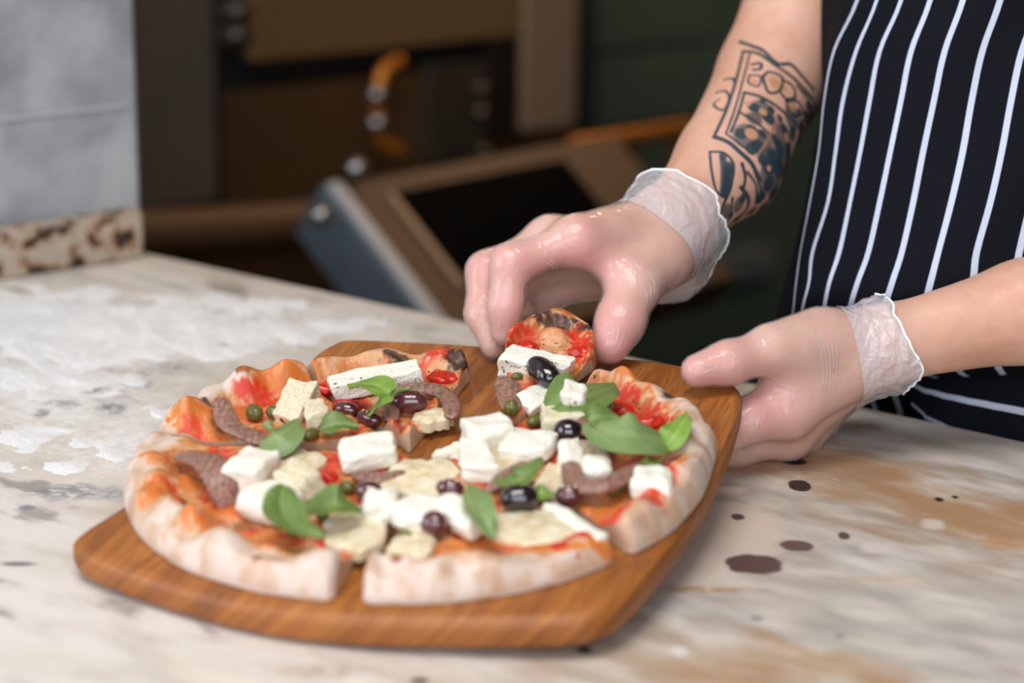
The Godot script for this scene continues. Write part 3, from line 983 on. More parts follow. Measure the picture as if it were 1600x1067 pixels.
func slice(label: String, o: Vector3, n: Vector3, tip: Array, arc: Array, spec: Dictionary) -> Node3D:
	var th: float = spec.get("th", 0.0065)
	var ch: float = spec.get("ch", 0.0095)
	var wr: float = spec.get("wr", 0.026)
	var N: int = spec.get("n", 90)
	var blobs := []
	var colr := {"r": sc(204, 44, 24), "R": sc(218, 62, 36), "o": sc(206, 108, 38), "g": sc(206, 152, 104), "w": sc(226, 208, 178), "c": sc(46, 28, 22), "f": sc(232, 216, 204), "b": sc(132, 74, 40)}
	for b in spec.get("blobs", []):
		var w := HP(b[0], b[1], o + n * (th + (b[5] if b.size() > 5 else 0.001)), n)
		var s := dep(w) / FP
		blobs.append([plane_xy(w, o, n), b[2] * s, b[3] * s / maxf(0.35, -ray(b[0], b[1]).normalized().dot(n)), colr[b[4]]])
	var bumps := []
	for b in spec.get("bumps", []):
		var w := HP(b[0], b[1], o + n * th, n)
		bumps.append([plane_xy(w, o, n), b[2] * dep(w) / FP, b[3]])
	o += n * 0.0007
	var arcw := []
	for p in arc: arcw.append(HP(p[0], p[1], o, n))
	var fine := spline(arcw, 24)
	var tw := HP(tip[0], tip[1], o, n)
	var arclen := 0.0
	for k in fine.size() - 1: arclen += (fine[k + 1] - fine[k]).length()
	var mb := MB.new()
	var pts := []
	var cols := []
	var nu := N
	var nr := N
	for b in nr + 1:
		var rr := 1.0 - pow(1.0 - float(b) / nr, 1.35)
		for a in nu + 1:
			var t := float(a) / nu * (fine.size() - 1)
			var ai := mini(int(t), fine.size() - 2)
			var rim: Vector3 = (fine[ai] as Vector3).lerp(fine[ai + 1], t - ai)
			var p := tw.lerp(rim, rr * 0.985 + 0.015)
			var edr := clampf(minf(float(a), float(nu - a)) / nu * arclen / 0.009, 0.0, 1.0)
			p = p.lerp(tw, 0.0045 / (rim - tw).length() * pow(1.0 - edr, 2.0) * pow(rr, 6.0))
			var x := (rim - p).length() - 0.0045 * pow(1.0 - edr, 2.0) * pow(rr, 6.0)
			var q := plane_xy(p, o, n)
			var n1 := nz3.get_noise_2d(q.x * 1900.0, q.y * 1900.0)
			var n2 := nz2.get_noise_2d(q.x * 4200.0, q.y * 4200.0)
			var s := x / wr
			var roll := 0.0
			if s < 0.48:
				roll = sqrt(maxf(0.0, 1.0 - pow(1.0 - s / 0.48, 2.0)))
			elif s < 1.0:
				roll = 0.5 + 0.5 * cos((s - 0.48) / 0.52 * PI)
			var base := th * (clampf(x / 0.004, 0.0, 1.0) * 0.7 + 0.3)
			var hgt := base + roll * lerpf(ch, spec.get("ch_end", ch), float(a) / nu) * (1.0 + n1 * 0.55) * (0.62 + 0.38 * sqrt(1.0 - pow(1.0 - edr, 2.0))) + n2 * 0.0007 * clampf(s, 0.25, 1.0) + maxf(n1, 0.0) * 0.0022 * clampf(s - 0.6, 0.0, 1.0)
			for bm in bumps:
				var d: float = ((q - bm[0]) as Vector2).length() / bm[1]
				if d < 1.0:
					hgt += bm[2] * (1.0 - d * d) * (1.0 - d * d)
			# cut faces are slightly rounded over
			var ed := minf(float(a), float(nu - a)) / nu * (rim - tw).length() * 0.7 * rr
			hgt -= 0.0012 * clampf(1.0 - ed / 0.002, 0.0, 1.0)
			pts.append(p + n * hgt)
			cols.append(dough_col(x, wr, q, blobs, spec.get("style", 0)))
	mb.grid(pts, cols, [], nu + 1, nr + 1)
	# side walls, of pale crumb
	var lp := []
	for a in nu + 1: lp.append(nr * (nu + 1) + a)
	for b in nr: lp.append((nr - 1 - b) * (nu + 1) + nu)
	for a in nu: lp.append(nu - 1 - a)
	for b in nr - 1: lp.append((b + 1) * (nu + 1))
	var m := lp.size()
	var wall := []
	var wc := []
	for lv in [1.0, 0.55, 0.0]:
		for k in m:
			var p: Vector3 = pts[lp[k]]
			var hgt := (p - o).dot(n)
			wall.append(p - n * hgt * (1.0 - lv))
			var nn := nz2.get_noise_3dv(p * 2600.0 + Vector3(0, lv * 9.0, 0))
			var cc := li(208, 178, 150).lerp(li(178, 128, 88), clampf(0.3 + nn, 0, 1))
			if k <= nu: cc = li(211, 191, 176).lerp(li(190, 150, 120), clampf(0.2 + nn * 1.2, 0, 1))
			wc.append(cc)
	mb.grid(wall, wc, [], m, 3, true)
	var ctr: Vector3 = (tw + arcw[arcw.size() / 2]) / 2
	for k in mb.v.size(): mb.v[k] -= ctr
	# orientation: the top must look along n
	var q0 := mb.i[0]
	var g := (mb.v[mb.i[2]] - mb.v[q0]).cross(mb.v[mb.i[1]] - mb.v[q0])
	var topflip := g.dot(n) < 0
	var half := nu * nr * 6
	for k in range(0, mb.i.size(), 3):
		var fl := topflip
		if k >= half:
			var f0 := mb.v[mb.i[k]]
			var gg := (mb.v[mb.i[k + 2]] - f0).cross(mb.v[mb.i[k + 1]] - f0)
			fl = gg.dot(f0) < 0
		if fl:
			var sw := mb.i[k + 1]
			mb.i[k + 1] = mb.i[k + 2]
			mb.i[k + 2] = sw
	var ob := obj("pizza_slice", mb.mesh(false), M.dough)
	ob.position = ctr
	tag(ob, label, "pizza slice", "slices of the cut pizza")
	return ob
func pizza() -> void:
	slice("baked pizza slice with long feta bar, basil sprig and charred crust corner beside bare board", BP, BN, [640, 708], [[470, 600], [520, 590], [580, 582], [650, 578], [700, 580], [738, 590]], {"n": 120, "blobs": [[700, 572, 40, 10, "r"], [640, 588, 34, 10, "R"], [560, 604, 46, 9, "r"], [548, 632, 34, 12, "r"], [560, 580, 44, 8, "g"], [640, 572, 26, 8, "g"], [690, 590, 26, 10, "g"], [622, 566, 24, 8, "c", 0.005], [720, 569, 24, 13, "c", 0.005], [680, 640, 28, 14, "o"], [590, 668, 30, 12, "o"], [650, 690, 30, 12, "g"], [620, 676, 18, 6, "b"]], "bumps": [[650, 686, 34, 0.008], [612, 672, 20, 0.006], [690, 632, 22, 0.006], [720, 575, 24, 0.004]]})
	slice("baked pizza slice with blistered orange crust next to the spilled flour", BP, BN, [622, 712], [[242, 702], [262, 672], [300, 650], [350, 633], [405, 618], [464, 603]], {"n": 110, "blobs": [[388, 613, 22, 8, "c"], [312, 652, 34, 9, "c"], [350, 612, 16, 6, "b"], [320, 676, 52, 22, "o"], [345, 668, 14, 10, "b"], [300, 684, 16, 8, "R"], [300, 690, 26, 8, "R"], [345, 700, 24, 8, "R"], [430, 612, 50, 12, "o"], [410, 628, 40, 8, "r"], [370, 650, 24, 14, "o"], [540, 692, 70, 8, "o"], [600, 690, 30, 6, "R"]], "bumps": [[318, 668, 50, 0.012], [388, 622, 40, 0.008], [540, 700, 50, 0.005], [450, 612, 34, 0.004]]})
	slice("baked pizza slice with thick pale crust and broad folded anchovy at the bare board end", BP, BN, [640, 726], [[236, 708], [203, 740], [194, 785], [218, 838], [285, 888], [390, 922], [455, 933], [520, 941]], {"n": 110, "ch": 0.0092, "wr": 0.031, "blobs": [[330, 722, 60, 12, "r"], [248, 735, 30, 10, "o"], [255, 778, 20, 10, "r"], [300, 755, 40, 12, "o"], [240, 790, 26, 20, "o"], [365, 790, 32, 14, "R"], [285, 790, 18, 6, "c"], [340, 800, 60, 8, "o"], [330, 838, 60, 12, "o"], [420, 850, 40, 14, "o"], [470, 870, 60, 12, "o"], [530, 845, 50, 10, "r"], [400, 820, 40, 10, "b"], [540, 720, 60, 10, "r"], [500, 738, 30, 12, "R"], [405, 893, 10, 5, "b"]], "bumps": [[285, 760, 40, 0.005], [310, 830, 50, 0.006]]})
	slice("baked pizza slice with long pale crust facing the open edge of the board", BP, BN, [706, 728], [[562, 943], [640, 945], [740, 938], [850, 918], [920, 895], [966, 875]], {"n": 110, "ch": 0.0105, "ch_end": 0.004, "wr": 0.03, "blobs": [[640, 862, 60, 7, "o"], [720, 868, 70, 8, "o"], [760, 862, 30, 4, "c"], [690, 880, 40, 4, "r"], [820, 855, 50, 8, "R"], [900, 848, 50, 9, "r"], [860, 866, 70, 7, "o"], [650, 840, 40, 12, "w"], [620, 898, 8, 5, "b"], [800, 806, 60, 14, "w"], [780, 850, 60, 7, "o"], [940, 858, 24, 7, "o"]]})
	slice("baked pizza slice with a tall puffy crust overhanging the board near the dark stone spots", BP, BN, [755, 716], [[986, 868], [1048, 832], [1095, 780], [1115, 730], [1122, 698]], {"n": 110, "ch": 0.0092, "wr": 0.027, "blobs": [[1000, 800, 50, 18, "r"], [955, 822, 34, 14, "R"], [1040, 770, 24, 14, "r"], [1030, 735, 34, 12, "R"], [960, 775, 36, 14, "o"], [930, 800, 40, 12, "o"], [1062, 745, 14, 16, "o"], [850, 760, 40, 12, "o"], [920, 745, 50, 10, "g"]]})
	slice("baked pizza slice with large basil leaves and red tomato under the lifted slice", BP, BN, [782, 690], [[950, 612], [985, 612], [1030, 630], [1080, 660], [1112, 690], [1118, 698]], {"n": 130, "ch": 0.009, "wr": 0.024, "blobs": [[975, 632, 28, 14, "r"], [1005, 655, 34, 16, "r"], [960, 650, 26, 10, "R"], [1030, 672, 30, 12, "r"], [1000, 610, 34, 7, "o"], [1050, 624, 17, 8, "c", 0.004], [1012, 605, 14, 5, "c", 0.005], [1030, 613, 12, 6, "f"], [1066, 640, 12, 8, "f"], [1080, 690, 26, 12, "g"], [930, 690, 60, 8, "o"], [900, 660, 60, 14, "o"], [850, 670, 50, 10, "R"]], "bumps": [[1112, 690, 22, 0.005], [975, 612, 30, 0.004]]})
	# the lifted slice, held at the crust
	var tip := B(802, 662, 0.006)
	var top := P(866, 532, dep(tip) + 0.072)
	var axis := (top - tip).normalized()
	var rt := (P(935, 560, dep(top)) - P(790, 540, dep(top) + 0.004)).normalized()
	SN = rt.cross(axis).normalized()
	if SN.y < 0: SN = -SN
	SP0 = tip
	slice("pizza slice with feta bar and shiny black olive lifted by the gloved fingers", SP0, SN, [797, 672], [[787, 552], [797, 535], [830, 515], [868, 506], [905, 514], [928, 540], [934, 574]], {"n": 130, "th": 0.007, "ch": 0.006, "wr": 0.018, "style": 1, "blobs": [[868, 498, 36, 8, "c", 0.006], [916, 512, 20, 5, "c", 0.005], [820, 535, 34, 22, "r"], [905, 545, 26, 24, "r"], [840, 560, 30, 8, "R"], [880, 525, 30, 10, "r"], [866, 532, 26, 16, "g"], [900, 580, 20, 10, "o"], [800, 580, 12, 8, "R"], [850, 625, 40, 14, "w"], [820, 650, 20, 6, "R"]], "bumps": [[866, 528, 32, 0.005]]})

# ---------- toppings ----------
func seat(p1: Array, p2: Array, off: float, lift: bool, roll := 0.0, pitch := 0.0) -> Array:
	# frame on the pizza (or on the lifted slice) with x along p1 -> p2; returns [transform, length]
	var o := SP0 if lift else BP
	var n := SN if lift else BN
	var a := HP(p1[0], p1[1], o + n * off, n)
	var b := HP(p2[0], p2[1], o + n * off, n)
	var x := (b - a).normalized()
	var z := x.cross(n).normalized()
	var bs := Basis(x, n, z) * Basis(Vector3(0, 0, 1), pitch) * Basis(Vector3(1, 0, 0), roll)
	return [Transform3D(bs, (a + b) / 2), (b - a).length()]
func feta(p1: Array, p2: Array, w: float, h: float, label: String, o := {}) -> void:
	var s := seat(p1, p2, o.get("off", 0.010), o.get("lift", false), o.get("roll", 0.0), o.get("pitch", 0.0))
	var mb := MB.new()
	var len_: float = o.get("len", s[1])
	rbox(mb, Vector3(len_, h, w), minf(h, w) * o.get("round", 0.16), Transform3D(), 0.0019, p1[0] * 0.13, Color.WHITE, 5)
	var ra := RandomNumberGenerator.new()
	ra.seed = int(p1[0] * 7 + p1[1])
	var tz := ra.randf_range(-0.25, 0.25)
	var ty := ra.randf_range(-0.3, 0.2)
	var shx := ra.randf_range(-0.3, 0.3)
	var shz := ra.randf_range(-0.2, 0.2)
	for k in mb.v.size():
		var vv := mb.v[k]
		var fx := vv.x / len_
		vv.z *= 1.0 + tz * fx
		vv.y *= 1.0 + ty * fx + shz * vv.z / w
		vv.x += vv.z * shx + vv.y * shz
		mb.v[k] = vv
	if o.get("wedge", 0.0) > 0.0:
		for k in mb.v.size():
			var f: float = 1.0 - o.wedge * (mb.v[k].x / len_ + 0.5)
			mb.v[k].y *= f
			mb.v[k].z *= lerpf(1.0, f, 0.5)
	var ob := obj(o.get("called", "feta_piece"), mb.mesh(), o.get("m", M.feta))
	ob.transform = s[0]
	ob.position += s[0].basis.y.normalized() * h * 0.35
	tag(ob, label, o.get("cat", "cheese"), "white cheese pieces on the pizza")
func melt(p1: Array, p2: Array, w: float, label: String, o := {}) -> void:
	var s := seat(p1, p2, o.get("off", 0.0085), o.get("lift", false), o.get("roll", 0.0))
	var mb := MB.new()
	var pts := []
	var nu := 28
	for b in 9:
		var t := b / 8.0
		for a in nu:
			var an := TAU * a / nu
			var rr := sin(minf(t * 1.15, 1.0) * PI / 2) * (1.0 + 0.3 * nz.get_noise_2d(cos(an) * 70.0 + p1[0], sin(an) * 70.0 + p1[1]))
			var sq := 1.0 / pow(pow(absf(cos(an)), 3.0) + pow(absf(sin(an)), 3.0), 1.0 / 3.0)
			pts.append(Vector3(cos(an) * rr * sq * s[1] / 2, 0.0042 * cos(t * PI / 2) - (0.004 if b == 8 else 0.0) + 0.0012 * nz.get_noise_2d(cos(an) * rr * 90.0 + p1[0], sin(an) * rr * 90.0), sin(an) * rr * sq * w / 2))
	mb.grid(pts, [], [], nu, 9, true)
	var ob := obj("melted_cheese", mb.mesh(false), M.melt)
	if ob.mesh.surface_get_arrays(0)[Mesh.ARRAY_NORMAL][nu * 3].y < 0:
		for k in range(0, mb.i.size(), 3):
			var q := mb.i[k + 1]
			mb.i[k + 1] = mb.i[k + 2]
			mb.i[k + 2] = q
		ob.mesh = mb.mesh(false)
	ob.transform = s[0]
	tag(ob, label, "cheese", "melted cheese patches")
func olive(p1: Array, p2: Array, th: float, label: String, o := {}) -> void:
	var s := seat(p1, p2, o.get("off", 0.0075), o.get("lift", false), 0.0, o.get("pitch", 0.0))
	var mb := MB.new()
	var r := th / 2
	ellipsoid(mb, Vector3(s[1] / 2, r, r), Transform3D(), o.get("pw", 0.85), 22, 16, 0.05, p1[0])
	var ob := obj("olive", mb.mesh(), o.get("m", M.olive_black))
	ob.transform = s[0]
	ob.position += s[0].basis.y.normalized() * r * 0.75
	tag(ob, label, "olive", "olives on the pizza")
	if o.get("cut", false):
		var h := MB.new()
		for q in 3:
			ellipsoid(h, Vector3(r * 0.16, r * 0.16, r * 0.16), Transform3D(Basis(), Vector3((q - 1) * s[1] * 0.22, r * 0.9, r * 0.2 * (q % 2))), 1.0, 8, 6)
		obj("seed_speck", h.mesh(), M.feta_herb, ob)
func caper(p: Array, wpx: float, hpx: float, where: String, o := {}) -> void:
	var s := seat([p[0] - wpx / 2, p[1]], [p[0] + wpx / 2, p[1]], o.get("off", 0.009), o.get("lift", false))
	var mb := MB.new()
	var hh: float = hpx * dep(s[0].origin) / FP / 2
	ellipsoid(mb, Vector3(s[1] / 2, hh, minf(hh, s[1] / 2)), Transform3D(), 0.9, 16, 12, 0.12, p[0])
	var ob := obj("caper", mb.mesh(), M.caper)
	ob.transform = s[0]
	ob.position += s[0].basis.y.normalized() * hh * 0.7
	ob.rotate_object_local(Vector3.UP, p[0] * 0.7)
	tag(ob, "olive-green caper " + where, "caper", "capers on the pizza")
func anchovy(pp: Array, w: float, label: String, o := {}) -> void:
	var n := SN if o.get("lift", false) else BN
	var p0 := SP0 if o.get("lift", false) else BP
	var pts := []
	for p in pp:
		pts.append(HP(p[0], p[1], p0 + n * (o.get("off", 0.011) + (p[2] if p.size() > 2 else 0.0)), n))
	var ctr: Vector3 = pts[pts.size() / 2]
	for k in pts.size(): pts[k] -= ctr
	var sp := spline(pts, 6)
	var rs := []
	for k in sp.size():
		var t := float(k) / (sp.size() - 1)
		rs.append(w / 2 * (0.8 + 0.25 * sin(t * PI) + 0.12 * nz.get_noise_1d(k * 25.0 + pp[0][0])))
	var mb := MB.new()
	tube(mb, sp, rs, 14, o.get("flat", 0.4), n)
	var ob := obj("anchovy_fillet", mb.mesh(), M.anchovy)
	ob.position = ctr
	tag(ob, label, "anchovy", "anchovy fillets on the pizza")
func leaf_mesh(sp: Array, w: float, n: Vector3, fold: float, tone: int) -> ArrayMesh:
	# sp: spine from stalk to tip
	var mb := MB.new()
	var dk: Color = [li(88, 112, 48), li(108, 134, 74), li(108, 146, 48)][tone]
	var lt: Color = [li(132, 154, 84), li(150, 170, 112), li(158, 188, 92)][tone]
	var nu := 13
	var m := sp.size()
	for side in 2:
		var pts := []
		var cols := []
		for b in m:
			var t := float(b) / (m - 1)
			var d: Vector3 = (sp[mini(b + 1, m - 1)] - sp[maxi(b - 1, 0)]).normalized()
			var s := d.cross(n).normalized()
			var up := s.cross(d)
			var ww := w / 2 * pow(sin(PI * pow(clampf(t, 0.012, 0.985), 0.8)), 0.75)
			for a in nu:
				var u := a / (nu - 1.0) * 2.0 - 1.0
				var vein := absf(fmod(t * 7.0 + absf(u) * 1.3, 1.0) - 0.5)
				var hgt := fold * ww * (absf(u) - 0.35 * u * u) + 0.0007 * sin(vein * PI * 2) * (1.0 - absf(u)) - 0.0006 * exp(-u * u * 60.0) + 0.0012 * sin(t * 9.0 + u * 2.0) * absf(u)
				pts.append(sp[b] + s * u * ww + up * (hgt - side * 0.0006 * (1.0 - u * u)))
				cols.append(dk.lerp(lt, clampf(0.3 + 0.5 * exp(-u * u * 50.0) + 0.25 * vein + 0.4 * nz.get_noise_2d(t * 90.0, u * 60.0 + w * 9000.0), 0, 1)))
		var st := mb.i.size()
		mb.grid(pts, cols, [], nu, m)
		var f0 := mb.i[st + nu * 6]
		var g := (mb.v[mb.i[st + nu * 6 + 2]] - mb.v[f0]).cross(mb.v[mb.i[st + nu * 6 + 1]] - mb.v[f0])
		if (g.dot(n) < 0) == (side == 0):
			for k in range(st, mb.i.size(), 3):
				var q := mb.i[k + 1]
				mb.i[k + 1] = mb.i[k + 2]
				mb.i[k + 2] = q
	return mb.mesh(false)
func spine(pp: Array, lift: bool, base := 0.013) -> Array:
	var n := SN if lift else BN
	var p0 := SP0 if lift else BP
	var pts := []
	for p in pp:
		pts.append(HP(p[0], p[1], p0 + n * (base + (p[2] if p.size() > 2 else 0.0)), n))
	return pts
func basil(pp: Array, w: float, label: String, fold := 0.35, tone := 0, tilt := 0.25) -> void:
	var pts := spine(pp, false)
	var ctr: Vector3 = pts[0]
	for k in pts.size(): pts[k] -= ctr
	var ob := obj("basil_leaf", leaf_mesh(spline(pts, 16 / (pts.size() - 1) + 2), w, (BN + B2 * tilt).normalized(), fold, tone), M.leaf)
	ob.position = ctr
	tag(ob, label, "basil leaf", "basil leaves on the pizza")

func tomato(p: Array, wpx: float, label: String, lift := false) -> void:
	var s := seat([p[0] - wpx / 2, p[1]], [p[0] + wpx / 2, p[1]], 0.0085, lift)
	var mb := MB.new()
	ellipsoid(mb, Vector3(s[1] / 2, 0.0035, s[1] * 0.38), Transform3D(), 0.8, 26, 18, 0.55, p[0])
	var ob := obj("crushed_tomato", mb.mesh(), M.tomato)
	ob.transform = s[0]
	tag(ob, label, "tomato", "crushed tomato lumps on the pizza")

func toppings() -> void:
	tomato([546, 636], 48, "wet red tomato lump in front of the long feta bar")
	tomato([512, 606], 40, "red tomato lump at the crust end of the long feta bar")
	tomato([690, 590], 50, "red tomato smear next to the charred crust corner")
	tomato([972, 640], 44, "red tomato lump behind the largest basil leaf")
	tomato([1016, 662], 40, "red tomato lump between the largest leaf and the slim upright leaf")
	tomato([1000, 806], 56, "red tomato lump in front of the ragged white feta")
	tomato([826, 542], 36, "red tomato lump by the finger end of the lifted slice", true)
	tomato([908, 552], 36, "red tomato lump by the thumb end of the lifted slice", true)
	tomato([505, 746], 40, "red tomato lump behind the crumpled basil leaf")
	tomato([268, 786], 36, "red tomato lump near the thick crust beside the broad anchovy")
	tomato([880, 862], 60, "red tomato lump along the long pale crust")
	var W = M.feta_herb
	# slice with the sprig
	feta([518, 618], [658, 592], 0.014, 0.011, "long white feta bar lying behind the small bright basil sprig", {"round": 0.12})
	olive([613, 640], [669, 640], 0.0125, "dark red olive ringed by a curled brown anchovy", {"m": M.olive_purple, "off": 0.010})
	anchovy([[612, 652], [612, 622], [640, 609], [682, 610], [704, 628], [706, 648]], 0.011, "brown anchovy fillet curled round a dark red olive", {"flat": 0.5, "off": 0.012})
	melt([650, 660], [704, 648], 0.016, "pale cheese patch under the dark red olive near the slice tip")
	olive([520, 648], [562, 652], 0.0095, "half sunk purple olive just below the red tomato by the basil sprig", {"m": M.olive_purple, "off": 0.005})
	olive([560, 658], [594, 668], 0.009, "purple olive piece between basil scrap and curled anchovy", {"m": M.olive_purple, "off": 0.006, "cut": true})
	basil([[500, 672], [528, 664, 0.002], [560, 668]], 0.016, "wilted green basil scrap beside the purple olive piece", 0.5)
	var pts := spine([[608, 616, 0.012], [585, 602, 0.014], [546, 601, 0.006]], false)
	var spg := thing("basil_sprig", "small bright green basil sprig of two leaves on the long feta bar", "basil sprig", pts[0], "basil leaves on the pizza")
	var rel := pts.map(func(p): return p - pts[0])
	obj("leaf", leaf_mesh(spline(rel, 9), 0.021, BN, 0.25, 2), M.leaf, spg)
	rel = spine([[608, 616, 0.012], [596, 630, 0.008], [576, 650, 0.0]], false).map(func(p): return p - pts[0])
	obj("leaf", leaf_mesh(spline(rel, 9), 0.017, BN, 0.25, 2), M.leaf, spg)
	var stm := MB.new()
	rel = spine([[605, 617, 0.0115], [622, 610, 0.01], [640, 607, 0.009]], false).map(func(p): return p - pts[0])
	tube(stm, rel, [0.0012, 0.0011, 0.0009], 7)
	var stmat := mat(sc(140, 176, 92), 0.5)
	obj("stem", stm.mesh(), stmat, spg)
	# slice beside the flour
	feta([446, 656], [482, 622], 0.017, 0.010, "herb-speckled feta slab leaning across the cut beside the green leaf", {"m": W, "pitch": 0.35})
	feta([478, 664], [514, 660], 0.018, 0.012, "squat herb-speckled feta chunk between green leaf and purple olive", {"m": W})
	basil([[408, 694, 0.004], [438, 678, 0.01], [466, 656, 0.006]], 0.024, "pale green cupped basil leaf with a wet shine next to the feta slab", -0.2, 1, 0.5)
	anchovy([[346, 632, 0.012], [360, 664, 0.006], [400, 684], [452, 694]], 0.013, "brown anchovy strip running down from the blistered crust", {"flat": 0.32})
	caper([398, 652], 34, 26, "beside the brown anchovy strip on the blistered crust slice")
	caper([428, 650], 26, 22, "just behind the cupped pale basil leaf")
	caper([486, 686], 30, 20, "in front of the squat herb-speckled feta chunk")
	caper([450, 690], 22, 16, "at the lower end of the brown anchovy strip")
	olive([436, 660], [456, 656], 0.008, "dark olive scrap tucked under the leaning feta slab", {"m": M.olive_purple})
	basil([[408, 700], [414, 708, 0.003], [424, 716]], 0.008, "tiny bright green basil tip at the cut below the cupped leaf", 0.3, 2)
	# thick crusted slice
	anchovy([[290, 712, 0.004], [325, 722, 0.01], [345, 748, 0.008], [352, 778]], 0.017, "broad grey-brown anchovy folded over the thick crusted slice", {"flat": 0.35})
	feta([364, 756], [426, 758], 0.026, 0.018, "big white feta cube beside the broad folded anchovy", {"round": 0.2})
	feta([396, 816], [458, 782], 0.028, 0.014, "large soft white cheese lump beside the curling basil leaf", {"round": 0.45, "off": 0.009})
	feta([450, 768], [498, 782], 0.018, 0.02, "cream cheese wedge behind the curling basil leaf", {"m": W, "wedge": 0.5})
	basil([[444, 758, 0.018], [440, 796, 0.012], [462, 826, 0.01], [506, 838, 0.012]], 0.019, "dark green basil leaf curling in a hook round the cream wedge", 0.7)
	basil([[470, 794, 0.004], [520, 790, 0.01], [564, 800, 0.004]], 0.022, "crumpled green basil leaf beneath a caper near the cut", 0.5)
	caper([543, 768], 26, 22, "between the crumpled basil leaf and the long cream feta block")
	caper([505, 812], 22, 22, "between the hooked leaf and the pale melted patch")
	caper([458, 835], 24, 24, "below the large soft white cheese lump")
	olive([556, 778], [598, 782], 0.011, "purple olive with bright highlight behind the white cube at the cut", {"m": M.olive_purple, "off": 0.009})
	feta([532, 726], [620, 712], 0.024, 0.012, "long cream feta block at the middle of the pizza beside the bare board", {"m": M.feta, "round": 0.3})
	melt([600, 745], [712, 752], 0.042, "smooth pale cheese patch at the pizza centre")
	melt([508, 826], [604, 832], 0.042, "pale melted cheese patch in front of the crumpled basil")
	anchovy([[560, 742], [590, 748], [622, 742]], 0.011, "short brown anchovy scrap between feta block and pale cheese patch")
	feta([568, 808], [622, 800], 0.02, 0.014, "rounded white feta cube at the cut above the open gap", {"round": 0.35})
	melt([420, 722], [500, 730], 0.03, "thin cheese patch behind the big white feta cube")
	# long pale crust slice
	feta([624, 808], [688, 822], 0.022, 0.012, "bright white cheese slice beside a purple olive on the long crust slice", {"round": 0.4})
	feta([684, 796], [756, 838], 0.018, 0.012, "arched white cheese strip next to the pointed green leaf", {"round": 0.48})
	olive([660, 828], [700, 836], 0.0125, "purple olive resting against two white cheese slices", {"m": M.olive_purple, "off": 0.010})
	caper([632, 842], 30, 18, "beneath the bright white cheese slice by the open cut")
	basil([[738, 758, 0.012], [752, 800, 0.014], [772, 842, 0.006]], 0.014, "narrow pointed green basil leaf lying towards the long crust", 0.3, 1)
	olive([782, 796], [842, 792], 0.014, "long black olive with bright streak beside the narrow leaf", {"off": 0.010, "pw": 0.7})
	olive([682, 772], [726, 774], 0.0095, "cut dark olive with seed rings behind the arched cheese strip", {"m": M.olive_purple, "cut": true})
	melt([776, 828], [900, 828], 0.034, "broad cream cheese patch near the long crust")
	melt([612, 850], [680, 856], 0.03, "pale cheese patch at the corner of the long crust slice")
	feta([852, 796], [944, 852], 0.008, 0.006, "thin pale cheese strip lying along the cut to the puffy crust", {"round": 0.4, "off": 0.008})
	# puffy crust slice
	feta([988, 768], [1050, 772], 0.022, 0.012, "ragged bright white feta piece near the tall puffy crust", {"round": 0.3})
	feta([908, 744], [956, 744], 0.02, 0.011, "white feta piece half wrapped by a brown anchovy", {"round": 0.4})
	anchovy([[892, 730, 0.004], [906, 758, 0.004], [945, 758, 0.006], [1000, 732, 0.004]], 0.013, "brown anchovy fillet wrapped below a white feta piece", {"flat": 0.5})
	olive([868, 786], [912, 786], 0.011, "glossy dark olive pair end beside the thin cheese strip", {"m": M.olive_purple, "cut": true, "off": 0.009})
	caper([962, 770], 40, 26, "between the anchovy-wrapped feta and the ragged feta piece")
	basil([[996, 724], [1012, 722, 0.003], [1034, 724]], 0.011, "small green basil scrap by the cut of the puffy crust slice", 0.3, 2)
	basil([[782, 748, 0.004], [812, 752, 0.008], [848, 716, 0.014]], 0.016, "folded green basil leaf in the middle behind the long black olive", 0.6)
	basil([[822, 778], [850, 772, 0.003], [872, 776]], 0.01, "flat green basil scrap touching the long black olive", 0.3, 2)
	melt([840, 748], [904, 752], 0.03, "creamy cheese patch with yellow tint beside the folded leaf")
	anchovy([[770, 760], [792, 744, 0.003], [816, 728, 0.003]], 0.01, "thin brown anchovy strip beneath the folded green leaf")
	# slice with the large leaves
	basil([[848, 642, 0.004], [885, 624, 0.010], [925, 616, 0.010], [962, 602, 0.006]], 0.034, "large basil leaf under a white cube next to the lifted slice", 0.15, 0, 0.35)
	basil([[1042, 692, 0.004], [1000, 682, 0.012], [955, 676, 0.013], [914, 662, 0.01]], 0.029, "largest broad basil leaf lying across the red tomato slice", 0.12, 1, 0.4)
	basil([[920, 660, 0.012], [940, 652, 0.014], [968, 656, 0.012]], 0.02, "small rounded basil leaf behind the largest broad leaf", 0.2)
	basil([[1040, 702, 0.003], [1056, 676, 0.010], [1074, 646, 0.012]], 0.015, "upright slim basil leaf at the crust beside the largest leaf", 0.3, 2)
	feta([884, 640], [920, 640], 0.017, 0.015, "small white feta cube sitting on a large basil leaf", {"off": 0.016})
	feta([846, 668], [914, 664], 0.02, 0.012, "cream herb-dusted feta slab below the small white cube", {"m": W})
	anchovy([[908, 672, 0.004], [922, 650, 0.006], [946, 634, 0.006]], 0.012, "dark brown anchovy piece beside the small white cube", {"flat": 0.5})
	olive([866, 688], [912, 690], 0.014, "round black olive between cream slab and largest leaf", {"off": 0.009})
	olive([934, 636], [952, 626], 0.010, "tiny dark olive end at the tip of the dark anchovy")
	caper([836, 664], 30, 20, "at the end of the cream herb-dusted slab")
	caper([950, 702], 30, 18, "under the edge of the largest basil leaf")
	feta([788, 704], [866, 708], 0.026, 0.009, "wide white feta slab beside the round black olive", {"round": 0.3})
	feta([872, 722], [912, 718], 0.022, 0.011, "white feta chunk below the round black olive", {"round": 0.4})
	melt([900, 708], [948, 706], 0.024, "small cheese patch beneath the largest basil leaf")
